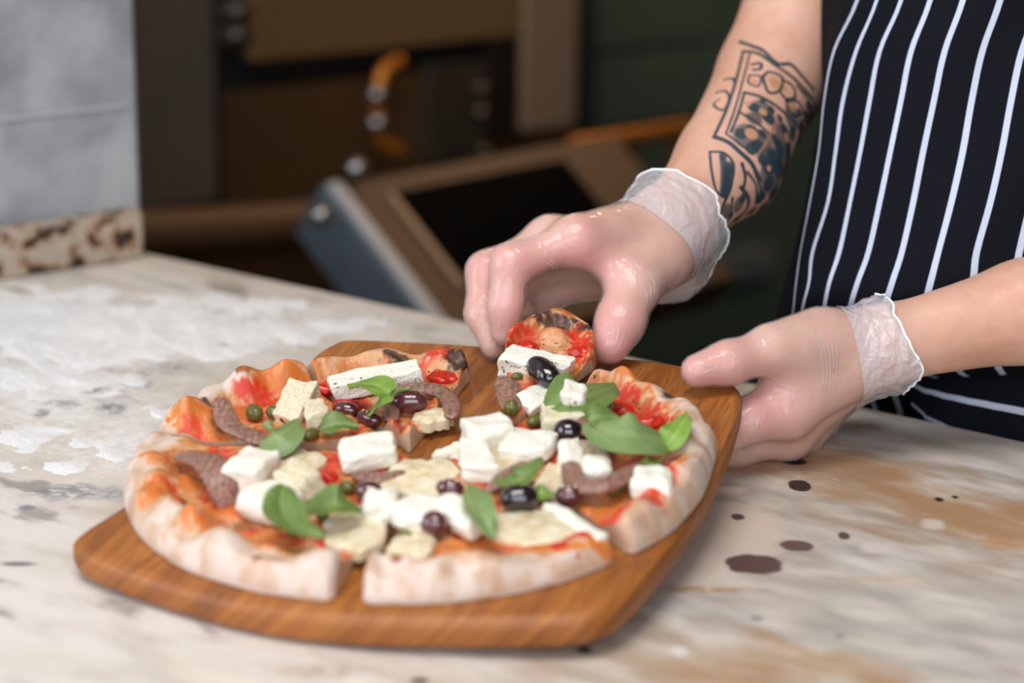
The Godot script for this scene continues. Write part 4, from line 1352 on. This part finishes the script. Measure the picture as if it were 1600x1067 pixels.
	feta([730, 694], [796, 680], 0.022, 0.012, "white feta wedge hanging over the bare board at the centre", {"round": 0.2, "off": 0.012})
	feta([738, 706], [752, 752], 0.016, 0.010, "upright white feta stick below the overhanging wedge", {"round": 0.25})
	melt([764, 726], [810, 720], 0.03, "pale cheese patch beside the upright feta stick")
	anchovy([[788, 700], [812, 690, 0.003], [838, 684, 0.003]], 0.01, "brown anchovy strip behind the wide white slab")
	# lifted slice
	feta([786, 571], [888, 592], 0.016, 0.012, "thick white feta bar across the lifted slice", {"lift": true, "off": 0.006, "round": 0.12})
	olive([828, 578], [868, 612], 0.0145, "shiny black olive on the lifted slice against the feta bar", {"lift": true, "off": 0.009, "pw": 0.75})
	anchovy([[788, 596], [795, 612], [798, 634]], 0.014, "short brown anchovy piece at the edge of the lifted slice", {"lift": true, "off": 0.009, "flat": 0.35})
	caper([798, 646], 24, 30, "near the tip of the lifted slice", {"lift": true, "off": 0.009})
	feta([814, 640], [866, 616], 0.016, 0.006, "flat white feta sliver below the black olive on the lifted slice", {"lift": true, "off": 0.006, "round": 0.3})
	caper([808, 592], 20, 14, "under the feta bar of the lifted slice", {"lift": true, "off": 0.008})

# ---------- the cook ----------
var AW: Vector3   # tattooed forearm: wrist, elbow
var AE: Vector3
func arm_uv(p: Vector3) -> Vector2:
	var ax := (AE - AW).normalized()
	var e1 := (CP - AW - ax * (CP - AW).dot(ax)).normalized()
	var e2 := ax.cross(e1)
	var d := p - AW
	return Vector2(atan2(d.dot(e2), d.dot(e1)) / TAU + 0.5, d.dot(ax) / 0.32 + 0.15)
func cook() -> void:
	var root := thing("person", "cook in black pinstripe apron and clear gloves, lifting a slice and steadying the board", "person", Vector3(0.3, -0.9, -0.25))
	var o := -root.position
	var skin := mat(Color.WHITE, 0.5, 0.0, true)
	skin.subsurf_scatter_enabled = true
	skin.subsurf_scatter_strength = 0.12
	skin.texture_repeat = false
	bump(skin, M.fine, 0.0)
	skin.heightmap_enabled = false
	# --- hand that lifts the slice
	var W1 := P(1030, 352, 1.250)
	var W2 := P(1042, 412, 1.280)
	var im := P(902, 374, 1.205)
	var mm := P(860, 376, 1.228)
	var rm := P(838, 410, 1.250)
	var lm := P(850, 448, 1.266)
	var tc := P(1026, 398, 1.240)
	AW = P(1052, 350, 1.262)
	AE = P(1208, 118, 1.375)
	var fa := Field.new(0.0024)
	fa.bone(W1, im, 0.0185, 0.0118)
	fa.bone(W1.lerp(W2, 0.4), mm, 0.0185, 0.0118)
	fa.bone(W1.lerp(W2, 0.75), rm, 0.0175, 0.0112)
	fa.bone(W2, lm, 0.0165, 0.0108)
	fa.bone(im, mm, 0.0095, 0.0095)
	fa.bone(mm, rm, 0.0095, 0.009)
	fa.bone(rm, lm, 0.009, 0.009)
	fa.bone(tc, im.lerp(W1, 0.35), 0.016, 0.011)
	fa.bone(tc, P(990, 446, 1.212), 0.0185, 0.0145)
	fa.bone(P(978, 428, 1.214), P(922, 392, 1.208), 0.0095, 0.0085)
	fa.bone(tc, AW, 0.019, 0.022)
	fa.bone(W2, AW, 0.019, 0.0225)
	fa.bone(W1, AW, 0.0185, 0.022)
	var F1 := P(1138, 257, 1.315)
	fa.bone(AW, F1, 0.0215, 0.0325)
	fa.bone(F1, AE, 0.0325, 0.0352)
	fa.bone(AE, P(1262, -10, 1.40), 0.0352, 0.0385)
	fa.bone(P(1262, -10, 1.40), P(1330, -190, 1.43), 0.0385, 0.043)
	fa.finger([im, P(798, 412, 1.195), P(789, 478, 1.195), P(788, 520, 1.198)], [0.0098, 0.0096, 0.0084, 0.0074])
	fa.finger([mm, P(760, 424, 1.222), P(755, 490, 1.217), P(772, 540, 1.211)], [0.0098, 0.0098, 0.0086, 0.0074])
	fa.finger([rm, P(778, 436, 1.256), P(788, 480, 1.252), P(818, 490, 1.246)], [0.0106, 0.0092, 0.008, 0.007])
	fa.finger([lm, P(802, 466, 1.276), P(815, 492, 1.272), P(842, 492, 1.266)], [0.0098, 0.0082, 0.0072, 0.0064])
	fa.finger([P(990, 446, 1.212), P(970, 500, 1.196), P(953, 538, 1.189)], [0.0126, 0.0122, 0.0108])
	# --- hand that steadies the board
	var lw := P(1378, 540, 1.205)
	var l1 := P(1228, 640, 1.188)
	var l2 := P(1232, 680, 1.212)
	var l3 := P(1252, 676, 1.236)
	var l4 := P(1275, 660, 1.252)
	var lc := P(1284, 535, 1.192)
	var LE := P(1640, 478, 1.22)
	var fb := Field.new(0.0024)
	fb.bone(lw, l1, 0.0195, 0.0135)
	fb.bone(lw + Vector3(0, -0.004, -0.012), l2, 0.018, 0.011)
	fb.bone(lw + Vector3(0, -0.005, -0.02), l3, 0.017, 0.011)
	fb.bone(lw + Vector3(0, -0.004, -0.026), l4, 0.016, 0.0105)
	fb.bone(l1, l2, 0.0105, 0.009)
	fb.bone(l2, l3, 0.009, 0.009)
	fb.bone(lw, lc, 0.0195, 0.0168)
	fb.bone(lc.lerp(P(1206, 546, 1.172), 0.5), lc.lerp(l1, 0.5), 0.0135, 0.0135)
	fb.bone(lc, P(1206, 546, 1.172), 0.0165, 0.0128)
	fb.bone(lc, l1, 0.0145, 0.0125)
	fb.bone(P(1235, 560, 1.178), P(1222, 612, 1.184), 0.0105, 0.0115)
	fb.bone(lw, P(1600, 487, 1.215), 0.0205, 0.0285)
	fb.bone(P(1600, 487, 1.215), P(1830, 430, 1.25), 0.0285, 0.035)
	fb.finger([P(1206, 546, 1.172), P(1138, 567, 1.160), P(1090, 579, 1.153)], [0.0108, 0.0102, 0.0088])
	fb.finger([l1, P(1172, 655, 1.178), P(1118, 684, 1.172), P(1050, 700, 1.166)], [0.0125, 0.0112, 0.0095, 0.008])
	fb.finger([l2, P(1150, 700, 1.206), P(1080, 706, 1.196)], [0.0105, 0.0095, 0.008])
	fb.finger([l3, P(1180, 690, 1.236), P(1100, 700, 1.226)], [0.0102, 0.009, 0.0078])
	fb.finger([l4, P(1215, 684, 1.258), P(1150, 690, 1.25)], [0.0095, 0.0082, 0.007])
	var rose := []   # knuckles and finger ends are pinker
	for q in [[798, 412, 1.185, 0.016, 1.0], [789, 478, 1.185, 0.012, 0.7], [760, 424, 1.21, 0.014, 0.7], [915, 395, 1.195, 0.016, 1.0], [955, 425, 1.2, 0.012, 0.7], [970, 500, 1.185, 0.018, 0.8], [950, 540, 1.18, 0.012, 0.8], [1068, 580, 1.15, 0.012, 1.0], [1135, 565, 1.15, 0.016, 0.6], [1195, 610, 1.172, 0.013, 0.8], [1225, 655, 1.175, 0.012, 0.6], [1140, 680, 1.17, 0.018, 0.7], [860, 425, 1.2, 0.016, 0.9]]:
		rose.append([P(q[0], q[1], q[2]), q[3] * 1.3, q[4]])
	var base := li(214, 168, 146)
	var warm := li(198, 142, 114)
	var pink := li(216, 128, 122)
	var paint := func(p: Vector3) -> Array:
		var n1 := nz.get_noise_3dv(p * 900.0)
		var n2 := nz2.get_noise_3dv(p * 5000.0)
		var c := base.lerp(warm, clampf(0.3 + n1 * 0.6 + n2 * 0.35, 0, 1))
		for q in rose:
			var d: float = (p - q[0]).length() / q[1]
			if d < 2.2:
				c = c.lerp(pink, clampf((1.5 - d) * 0.5 + n1 * 0.35, 0.0, 0.5) * q[2])
		return [c, arm_uv(p)]
	var all := func(_p: Vector3) -> bool: return true
	var ff := fa.field()
	var fg := fb.field()
	var mb := MB.new()
	fa.extract(mb, ff, 0.0, all, paint)
	fb.extract(mb, fg, 0.0, all, func(p): return [paint.call(p)[0], Vector2(0.0, 0.0)])
	# trunk, shoulders and upper arms, coarser, under the clothes
	var fc := Field.new(0.012, 60.0)
	var sh_r := P(1420, -420, 1.50)
	var sh_l := P(1960, -420, 1.48)
	var hip := P(1640, 760, 1.50)
	var chest := P(1690, -180, 1.44)
	fc.bone(hip, chest, 0.085, 0.085)
	fc.bone(chest, sh_r, 0.075, 0.045)
	fc.bone(chest, sh_l, 0.075, 0.045)
	fc.bone(hip, hip + Vector3(0, -0.2, 0), 0.09, 0.09)
	fc.bone(sh_r, P(1335, -190, 1.43), 0.045, 0.036)
	fc.bone(sh_l, P(1830, 430, 1.26), 0.045, 0.03)
	fc.extract(mb, fc.field(), 0.0, all, func(_p): return [base, Vector2(0.0, 0.0)])
	# cylinder seam of the tattoo map: triangles across it get vertices of their own
	var dupe := {}
	for k in range(0, mb.i.size(), 3):
		var us := [mb.t[mb.i[k]].x, mb.t[mb.i[k + 1]].x, mb.t[mb.i[k + 2]].x]
		if us.max() - us.min() > 0.5:
			for e in 3:
				var id := mb.i[k + e]
				if mb.t[id].x > 0.5:
					if not dupe.has(id):
						dupe[id] = mb.add(mb.v[id], mb.c[id], Vector2.ZERO)
					mb.i[k + e] = dupe[id]
	for k in mb.v.size(): mb.v[k] += o
	skin.albedo_texture = ImageTexture.create_from_image(tattoo(F1))
	tag(obj("body", mb.mesh(false), skin, root), "fair skinned arms, one with a dark blue tattoo of framed masks")
	# --- gloves: a thin film over each hand, and a crumpled cuff
	var film := mat(Color(0.95, 0.94, 0.95, 0.13), 0.2)
	film.transparency = BaseMaterial3D.TRANSPARENCY_ALPHA
	film.metallic_specular = 0.35
	triplanar(film, 6.5)
	film.heightmap_enabled = true
	var crease := noise_tex(0.013, [], 512, FastNoiseLite.TYPE_SIMPLEX_SMOOTH, 19, 3)
	crease.noise.fractal_type = FastNoiseLite.FRACTAL_RIDGED
	film.heightmap_texture = crease
	film.heightmap_scale = 0.13
	var cuffm := mat(Color(0.93, 0.94, 0.96, 0.34), 0.2)
	cuffm.transparency = BaseMaterial3D.TRANSPARENCY_ALPHA
	triplanar(cuffm, 12.0)
	cuffm.heightmap_enabled = true
	cuffm.heightmap_texture = film.heightmap_texture
	cuffm.heightmap_scale = 0.12
	cuffm.metallic_specular = 0.4
	var foldm := mat(Color(0.95, 0.9, 0.9, 0.2), 0.22)
	foldm.metallic_specular = 0.4
	foldm.transparency = BaseMaterial3D.TRANSPARENCY_ALPHA
	var rimm := mat(sc(236, 238, 240), 0.4)
	for s in 2:
		var g := MB.new()
		var c0: Vector3
		var c1: Vector3
		if s == 0:
			c0 = P(1014, 400, 1.246)
			c1 = P(1053, 348, 1.268)
		else:
			c0 = P(1318, 556, 1.207)
			c1 = P(1394, 536, 1.211)
		var dir := (c1 - c0).normalized()
		var wrin := func(p: Vector3) -> Vector3:
			return p
		(fa if s == 0 else fb).extract(g, ff if s == 0 else fg, 0.0009, func(p): return (p - c0).dot(dir) < 0.014, func(_p): return [Color.WHITE, Vector2.ZERO])
		for k in g.v.size():
			var p := g.v[k]
			var al := (p - c0).dot(dir)
			# fine stretch folds across the hand near the cuff
			var w := 0.0003 * sin(al * 1500.0 + nz.get_noise_3dv(p * 1200.0) * 5.0) * clampf(1.0 + al / 0.035, 0.0, 1.0)
			g.v[k] = p + (p - c0.lerp(c0 - dir * 0.05, 0.5)).normalized() * w + o
		var gl := obj("glove", g.mesh(false), film, root)
		gl.set_meta("label", "clear vinyl glove stretched over the hand")
		# stretch folds of the film, laid along the hand
		var lines := [[[947, 511], [942, 535]], [[953, 508], [947, 544]], [[961, 503], [953, 550]], [[970, 508], [959, 544]], [[976, 520], [966, 546]],
			[[1000, 442], [1010, 457], [1011, 474]], [[1006, 432], [1016, 448], [1016, 468]], [[1011, 424], [1022, 441], [1022, 462]], [[985, 410], [992, 430], [994, 452]],
			[[800, 419], [811, 428], [813, 438]], [[788, 472], [800, 477]], [[856, 410], [864, 418], [862, 428]], [[860, 406], [869, 416], [868, 427]], [[777, 440], [780, 452]], [[783, 500], [780, 514]], [[756, 488], [768, 490]]]
		if s == 1:
			lines = [[[1089, 575], [1111, 571], [1125, 578]], [[1098, 583], [1113, 577], [1128, 582]], [[1116, 561], [1128, 554]], [[1208, 589], [1225, 604], [1235, 621], [1241, 645]],
				[[1189, 630], [1186, 653], [1180, 672]], [[1183, 634], [1180, 655], [1174, 674]], [[1196, 640], [1193, 656]], [[1142, 548], [1150, 560], [1160, 580]]]
			for k in 5:
				lines.append([[1266 + k * 9 + (k % 2) * 3, 512 - k * 3], [1280 + k * 7, 540 + k * 2], [1287 + k * 5, 582], [1282 + k * 5, 606 + (k % 3) * 8]])
		for pl in lines:
			var fp := []
			for q in pl:
				var tt := 1.05
				while tt < 1.45 and (fa if s == 0 else fb).at(ff if s == 0 else fg, P(q[0], q[1], tt)) > 0.0008:
					tt += 0.0008
				if tt < 1.45: fp.append(P(q[0], q[1], tt) + o)
			if fp.size() < 2: continue
			var fo := MB.new()
			var fs := spline(fp, 5)
			var fr := []
			for k in fs.size(): fr.append(0.0004 * sin(PI * (k + 0.6) / (fs.size() + 0.2)) + 0.00006)
			tube(fo, fs, fr, 6)
			obj("film_fold", fo.mesh(), foldm, gl)
		# cuff
		var e1 := dir.cross(Vector3.UP).normalized()
		var e2 := e1.cross(dir)
		var cm := MB.new()
		var pts := []
		var nu := 110
		var nv := 26
		var rimp := []
		for b in nv:
			var t := float(b) / (nv - 1)
			for a in nu:
				var an := TAU * a / nu
				var cr := nz.get_noise_3d(cos(an) * 45.0, sin(an) * 45.0, t * 60.0 + s * 300.0)
				var c2 := nz2.get_noise_3d(cos(an) * 130.0, sin(an) * 130.0, t * 150.0 + s * 300.0)
				var along := lerpf(-0.004, 1.0, t) * (c1 - c0).length() + (0.007 * cr + 0.0015 * c2) * t
				var rdir := e1 * cos(an) + e2 * sin(an)
				var rad := 0.012
				var ax := c0 + dir * along
				while rad < 0.05 and (fa if s == 0 else fb).at(ff if s == 0 else fg, ax + rdir * rad) < 0.0004:
					rad += 0.0006
				rad += 0.0012 + t * (0.0045 if s == 0 else 0.0032) + (0.0030 * maxf(cr, -0.3) + 0.0012 * maxf(c2, -0.3)) * minf(t * 2.0 + 0.2, 1.0) + 0.0012 * absf(sin(t * 11.0 + cr * 6.0 + cos(an * 2.0))) * t
				var p := ax + rdir * rad
				pts.append(p + o)
				if b == nv - 1: rimp.append(p + o)
		cm.grid(pts, [], [], nu, nv, true)
		obj("cuff", cm.mesh(false), cuffm, gl)
		var rb := MB.new()
		rimp.append(rimp[0])
		var rr := []
		for q in rimp: rr.append(0.00075)
		tube(rb, rimp, rr, 6, 1.0, dir, Color.WHITE, false)
		obj("cuff_bead", rb.mesh(false), rimm, gl)
	apron(root, o)

func tattoo(F1: Vector3) -> Image:
	# drawn in the arm's own unrolled coordinates; strokes are found on the forearm where the photograph shows them
	var W := 1024
	var img := Image.create(W, W, false, Image.FORMAT_RGB8)
	img.fill(Color.WHITE)
	var bones := [[AW, F1, 0.0215, 0.0325], [F1, AE, 0.0325, 0.0352], [AE, P(1262, -10, 1.40), 0.0352, 0.0385]]
	var onarm := func(px: float, py: float) -> Vector2:
		var rd := ray(px, py).normalized()
		var t := 1.1
		for k in 40:
			var p := CP + rd * t
			var e := 0.0
			for b in bones:
				var ab: Vector3 = b[1] - b[0]
				var tt := clampf((p - b[0]).dot(ab) / ab.length_squared(), 0.0, 1.0)
				e += exp(-285.0 * ((p - b[0] - ab * tt).length() - lerpf(b[2], b[3], tt)))
			t += clampf(-log(maxf(e, 1e-30)) / 285.0, -0.01, 0.02) * 0.8
		return arm_uv(CP + rd * t)
	var ink := sc(52, 92, 124)
	var stamp := func(uv: Vector2, rad: float, col: Color, op: float) -> void:
		# rad in metres; one turn of the arm is about 0.2 m wide, the length axis spans 0.32 m
		var rx := rad / 0.2 * W
		var ry := rad / 0.32 * W
		var cx := uv.x * W
		var cy := uv.y * W
		for y in range(maxi(1, int(cy - ry - 2)), mini(W - 2, int(cy + ry + 2)) + 1):
			for x in range(maxi(1, int(cx - rx - 2)), mini(W - 2, int(cx + rx + 2)) + 1):
				var e := sqrt(pow((x - cx) / rx, 2.0) + pow((y - cy) / ry, 2.0))
				var k := clampf((1.15 - e) * 3.0, 0.0, 1.0) * op
				if k > 0.0:
					var cur := img.get_pixel(x, y)
					img.set_pixel(x, y, cur.lerp(col, k))
	var line := func(pp: Array, wpx: float, col := ink, op := 0.8) -> void:
		var vs := []
		for p in pp: vs.append(Vector2(p[0], p[1]))
		var sp := spline(vs, 8)
		for k in sp.size() - 1:
			var st := maxi(1, int((sp[k + 1] - sp[k]).length() / (wpx * 0.45)))
			for e in st:
				var q: Vector2 = (sp[k] as Vector2).lerp(sp[k + 1], float(e) / st)
				stamp.call(onarm.call(q.x, q.y), wpx / 2.0 * 1.35 * 1.32 / FP, col, op)
	# zoom coordinates of the forearm study -> photograph
	var z := func(pp: Array) -> Array:
		return pp.map(func(p): return [1090.0 + p[0] * 0.3374, 40.0 + p[1] * 0.3374])
	var blot := func(x: float, y: float, r: float, col := ink, op := 0.7) -> void:
		stamp.call(onarm.call(1090.0 + x * 0.3374, 40.0 + y * 0.3374), r * 0.3374 * 1.32 / FP, col, op)
	# shaded ground of the panels
	for q in [[300, 390, 60], [230, 510, 70], [300, 540, 60], [400, 520, 70], [340, 620, 70], [400, 620, 70], [330, 700, 60], [300, 780, 40], [440, 430, 60], [480, 470, 40], [460, 560, 50], [430, 660, 40], [260, 430, 40], [520, 420, 50], [130, 860, 40], [190, 830, 40], [100, 920, 34], [360, 740, 50]]:
		blot.call(q[0], q[1], q[2], sc(116, 140, 158), 0.85)
	for q in [[260, 380, 30], [330, 430, 36], [200, 500, 30], [280, 560, 34], [250, 570, 30], [380, 570, 40], [420, 570, 40], [330, 650, 40], [380, 660, 44], [330, 730, 34], [290, 800, 30], [440, 500, 34], [470, 540, 30], [400, 480, 26], [340, 600, 30], [150, 880, 24], [210, 800, 26], [250, 480, 26], [300, 500, 22], [360, 530, 30], [300, 620, 26], [360, 620, 40], [420, 620, 40], [400, 700, 40], [350, 780, 34], [300, 840, 30], [250, 860, 26], [480, 480, 30], [500, 420, 26], [470, 400, 20], [510, 370, 20], [480, 600, 34], [440, 690, 30], [180, 900, 24], [120, 950, 22], [80, 990, 18], [300, 350, 16], [340, 390, 20], [380, 430, 20]]:
		blot.call(q[0], q[1], q[2], ink, 0.85)
	for q in [[248, 500, 32], [302, 400, 22], [412, 520, 22], [330, 660, 14], [350, 250, 26], [440, 360, 24], [400, 290, 18], [260, 260, 16], [230, 360, 18]]:
		blot.call(q[0], q[1], q[2], sc(238, 226, 204), 0.95)
	for q in [[360, 270, 30], [430, 370, 28]]:
		blot.call(q[0], q[1], q[2], sc(226, 206, 160), 0.7)
	# outlines
	line.call(z.call([[195, 75], [250, 95], [300, 115], [370, 175], [430, 180], [480, 230], [540, 300]]), 5.0)
	line.call(z.call([[210, 120], [180, 240], [140, 370], [75, 515]]), 5.0)
	line.call(z.call([[240, 130], [215, 230], [170, 390], [130, 500]]), 3.0)
	line.call(z.call([[210, 120], [280, 130], [370, 190], [450, 250], [530, 340], [560, 420]]), 5.0)
	line.call(z.call([[75, 515], [140, 540], [200, 590], [250, 640], [290, 720]]), 6.0)
	line.call(z.call([[130, 500], [190, 545], [260, 600]]), 3.0)
	line.call(z.call([[215, 310], [290, 330], [360, 370], [430, 430], [490, 490]]), 5.0)
	line.call(z.call([[190, 400], [260, 440], [320, 490], [340, 510]]), 4.0)
	line.call(z.call([[370, 420], [330, 520], [270, 610]]), 3.5, sc(200, 180, 170), 0.7)
	line.call(z.call([[215, 310], [190, 400], [150, 500]]), 4.0)
	line.call(z.call([[240, 230], [290, 235], [280, 280], [235, 265], [240, 230]]), 3.0)
	line.call(z.call([[300, 240], [330, 215], [390, 240], [380, 300], [330, 310], [310, 270], [300, 240]]), 4.0)
	line.call(z.call([[390, 250], [440, 280], [450, 330], [410, 340], [385, 310]]), 4.0)
	line.call(z.call([[410, 350], [460, 350], [490, 400], [450, 420], [420, 390], [410, 350]]), 4.0)
	line.call(z.call([[250, 180], [290, 175], [290, 200], [255, 205]]), 4.0)
	line.call(z.call([[460, 280], [510, 340], [530, 420], [490, 480]]), 4.0)
	line.call(z.call([[120, 250], [160, 245], [170, 260]]), 4.0)
	line.call(z.call([[85, 310], [130, 305], [145, 340], [120, 390], [85, 380], [75, 360], [100, 340]]), 4.0)
	line.call(z.call([[55, 585], [120, 590], [165, 640], [160, 720], [135, 790], [85, 770], [65, 680], [55, 585]]), 4.0)
	line.call(z.call([[115, 600], [120, 690], [110, 790]]), 10.0, ink, 0.5)
	line.call(z.call([[145, 650], [140, 720], [125, 780]]), 14.0, ink, 0.5)
	line.call(z.call([[135, 790], [100, 860], [60, 950], [35, 1020]]), 6.0)
	line.call(z.call([[160, 800], [150, 880], [100, 960], [45, 1030]]), 5.0)
	line.call(z.call([[200, 750], [235, 800], [220, 860], [160, 910], [110, 970]]), 6.0)
	line.call(z.call([[205, 640], [220, 700], [210, 760]]), 5.0)
	line.call(z.call([[255, 650], [280, 720], [300, 790]]), 4.0)
	line.call(z.call([[230, 680], [270, 740], [270, 830]]), 4.0)
	return img

func apron(root: Node3D, o: Vector3) -> void:
	# columns are stripes (u), rows go down; places read from the stripes, depth from a rounded belly
	var ys := [-300.0, -120.0, 0.0, 79.0, 157.0, 236.0, 315.0, 393.0, 440.0, 480.0, 520.0, 575.0]
	var st := {
		2: [762, 668, 628, 607, 572, 535], 3: [838, 757, 704, 675, 645, 583], 4: [935, 850, 810, 773, 732, 690], 5: [1050, 975, 934, 892, 850, 805],
		6: [1180, 1108, 1065, 1022, 983, 938], 7: [1328, 1258, 1215, 1180, 1135, 1083], 8: [1490, 1415, 1372, 1335, 1290, 1235], 9: [1650, 1580, 1530, 1490, 1450, 1405]}
	var low := {2: [1244, 1240, 1236, 1236], 3: [1264, 1254, 1250, 1250], 4: [1296, 1288, 1284, 1282], 5: [1340, 1328, 1322, 1318], 6: [1394, 1382, 1374, 1368], 7: [1454, 1444, 1436, 1430], 8: [1520, 1508, 1500, 1494], 9: [1584, 1574, 1566, 1560]}
	var edge := [1300.0, 1288.0, 1281.0, 1282.0, 1285.0, 1273.0, 1259.0, 1240.0, 1226.0, 1216.0, 1212.0, 1212.0]
	var rows := []
	for yi in ys.size():
		var row := []
		var lm := 0.155
		var cd := 1.335
		var cx: float = edge[yi] + lm * FP / cd
		var xs := {}
		for u in range(2, 10):
			var x: float
			if yi >= 2 and yi <= 7:
				x = 1040.0 + st[u][yi - 2] * 0.3935
			elif yi > 7:
				x = low[u][yi - 8]
			else:
				x = 1040.0 + st[u][0] * 0.3935 - ys[yi] * 0.26
			xs[u] = maxf(x, edge[yi] + 1.0 + (u - 2) * 3.0)
		var gap: float = xs[9] - xs[8]
		for u in range(-2, 20):
			var x: float
			var d := 0.0
			if u < 2:
				var k := 2 - u
				x = lerpf(edge[yi], xs[2], 0.35) if k == 1 else edge[yi] + (k - 2) * 16.0
				d = [0.0, 0.0, 0.03, 0.06, 0.085][k]
				row.append(P(x, ys[yi], cd + d - (0.012 if k == 1 else 0.0)))
				continue
			x = xs[u] if u < 10 else xs[9] + gap * (u - 9) - 1.2 * pow(u - 9, 2.0)
			var q := clampf((x - cx) / FP * 1.25 / lm, -1.0, 1.0)
			d = cd - 0.115 * sqrt(maxf(0.0, 1.0 - q * q))
			# shallow folds in the cloth
			d += 0.0025 * sin(u * 1.7 + ys[yi] * 0.012) + 0.004 * exp(-pow((ys[yi] - 380.0 - u * 6.0) / 22.0, 2.0))
			if ys[yi] >= 480.0: d += 0.01
			if ys[yi] >= 520.0: d += 0.03
			row.append(P(x, ys[yi], d))
		rows.append(row)
	# below the waist the cloth hangs behind the counter edge
	var ed := (TE1 - TE0).normalized()
	var bk := Vector3(ed.z, 0, -ed.x)
	for drop in [0.05, 0.2]:
		var row := []
		for p: Vector3 in rows[ys.size() - 1]:
			var w := p - Vector3(0, drop, 0)
			var inn := (w - TE0).dot(bk)
			row.append(w + bk * maxf(0.0, 0.07 - inn))
		rows.append(row)
	# smooth between the rows and columns
	var nu := 22
	var sub := 4
	var cols := []
	for u in nu:
		var c := []
		for yi in rows.size(): c.append(rows[yi][u])
		cols.append(spline(c, 5))
	var pts := []
	var uvs := []
	var nv: int = cols[0].size()
	var W := (nu - 1) * sub + 1
	for v in nv:
		var line := []
		for u in nu: line.append(cols[u][v])
		var sp := spline(line, sub)
		for a in sp.size():
			pts.append(sp[a] + o)
			uvs.append(Vector2(maxf(float(a) / sub, 3.5) / nu, v / 40.0))
	var mb := MB.new()
	mb.grid(pts, [], uvs, W, nv)
	var img := Image.create(2048, 64, false, Image.FORMAT_RGB8)
	for x in 2048:
		var u := (x + 0.5) / 2048.0 * nu
		var e := absf(u - roundf(u)) * 1.0
		for y in 64:
			var tw := 0.9 + 0.1 * sin((x + y * 4) * 0.8)
			img.set_pixel(x, y, sc(190, 198, 214) if e < 0.085 else sc(23 * tw, 25 * tw, 31 * tw))
	var cloth := mat(Color.WHITE, 0.95)
	cloth.albedo_texture = ImageTexture.create_from_image(img)
	cloth.metallic_specular = 0.2
	var ap := obj("apron", mb.mesh(false), cloth, root)
	ap.set_meta("label", "black apron with thin white pinstripes")
	# folded skirt of the apron along the counter edge; its stripes run lengthwise
	var d := (TE1 - TE0).normalized()
	var back := d.cross(Vector3.UP).normalized()
	if back.z > 0: back = -back
	var sk := MB.new()
	var sp2 := []
	var suv := []
	var prof := [[0.005, -0.12, -2.5], [0.005, -0.03, 0.9], [0.006, -0.002, 2.25], [0.008, 0.010, 2.75], [0.011, 0.022, 3.25], [0.016, 0.034, 3.75], [0.026, 0.045, 4.25], [0.045, 0.052, 4.75], [0.08, 0.054, 5.6]]
	var s0: float = (G(1215, 640) - TE0).dot(d)
	for b in prof.size():
		for a in 30:
			var t := a / 29.0
			var bul := 1.0 - 0.5 * exp(-t * 14.0)
			var w: Vector3 = TE0 + d * (s0 + 0.06 - 0.02 * b / 8.0 + t * 0.5) + back * (prof[b][0] + 0.03 * exp(-t * 22.0)) + Vector3(0, prof[b][1] * bul + (0.0008 * sin(t * 11.0 + b) if b > 2 else 0.0), 0)
			sp2.append(w + o)
			suv.append(Vector2((prof[b][2] + 4.0) / nu, t))
	sk.grid(sp2, [], suv, 30, prof.size())
	var so := obj("apron_skirt", sk.mesh(false), cloth, root)
	so.set_meta("label", "lower fold of the apron with stripes running along the counter edge")
	# light shirt that shows as a sliver beside the apron
	var tm := MB.new()
	var tp := []
	for b in 8:
		for a in 24:
			var an := TAU * a / 24
			var c := P(1300 + b * 12, -60 - b * 50, 1.43 + b * 0.008)
			tp.append(c + Vector3(cos(an) * (0.052 + b * 0.003), 0, sin(an) * (0.052 + b * 0.003)) + o)
	tm.grid(tp, [], [], 24, 8, true)
	obj("shirt_sleeve", tm.mesh(false), mat(sc(214, 218, 224), 0.85), root)

# ---------- small details ----------
func details() -> void:
	# dried herb flecks on the cheese, crumbs on the bare board
	var fm := MB.new()
	rbox(fm, Vector3(0.0022, 0.0005, 0.001), 0.0002)
	var mm := MultiMesh.new()
	mm.transform_format = MultiMesh.TRANSFORM_3D
	mm.mesh = fm.mesh()
	var tr := []
	for q in [[590, 600, 70, 10, 26, 0.0255, false], [830, 575, 45, 12, 26, 0.0195, true], [900, 634, 14, 6, 8, 0.033, false], [640, 612, 60, 20, 16, 0.021, false], [880, 560, 50, 30, 20, 0.0145, true], [690, 600, 30, 20, 14, 0.014, false], [990, 640, 40, 25, 20, 0.011, false]]:
		for k in q[4]:
			var n := SN if q[6] else BN
			var p := HP(q[0] + rng.randf_range(-1, 1) * q[2], q[1] + rng.randf_range(-1, 1) * q[3], (SP0 if q[6] else BP) + n * q[5], n)
			var f := rng.randf_range(0.5, 1.1)
			tr.append(Transform3D(Basis(Vector3(rng.randf(), rng.randf(), rng.randf()).normalized(), rng.randf() * TAU).scaled(Vector3(f, f, f)), p))
	mm.instance_count = tr.size()
	for k in tr.size(): mm.set_instance_transform(k, tr[k])
	var mi := MultiMeshInstance3D.new()
	mi.name = "dried_herbs"
	mi.multimesh = mm
	mi.material_override = M.herb
	add_child(mi)
	tag(mi, "dried green herb flecks sprinkled over cheese and tomato", "herbs", "", "stuff")
	var k := 0
	for q in [[690, 712, 0.005], [704, 708, 0.006], [718, 704, 0.006], [730, 707, 0.006], [712, 716, 0.004], [722, 700, 0.004]]:
		var cm := MB.new()
		ellipsoid(cm, Vector3(q[2], q[2] * 0.7, q[2] * 0.8), Transform3D(), 0.9, 12, 9, 0.5, k * 3.0)
		var ob := obj("cheese_crumb", cm.mesh(), M.crumb)
		ob.position = B(q[0], q[1], q[2] * 0.6)
		tag(ob, "small pale cheese crumb on the bare wood at the pizza centre", "crumb", "crumbs on the bare board")
		k += 1
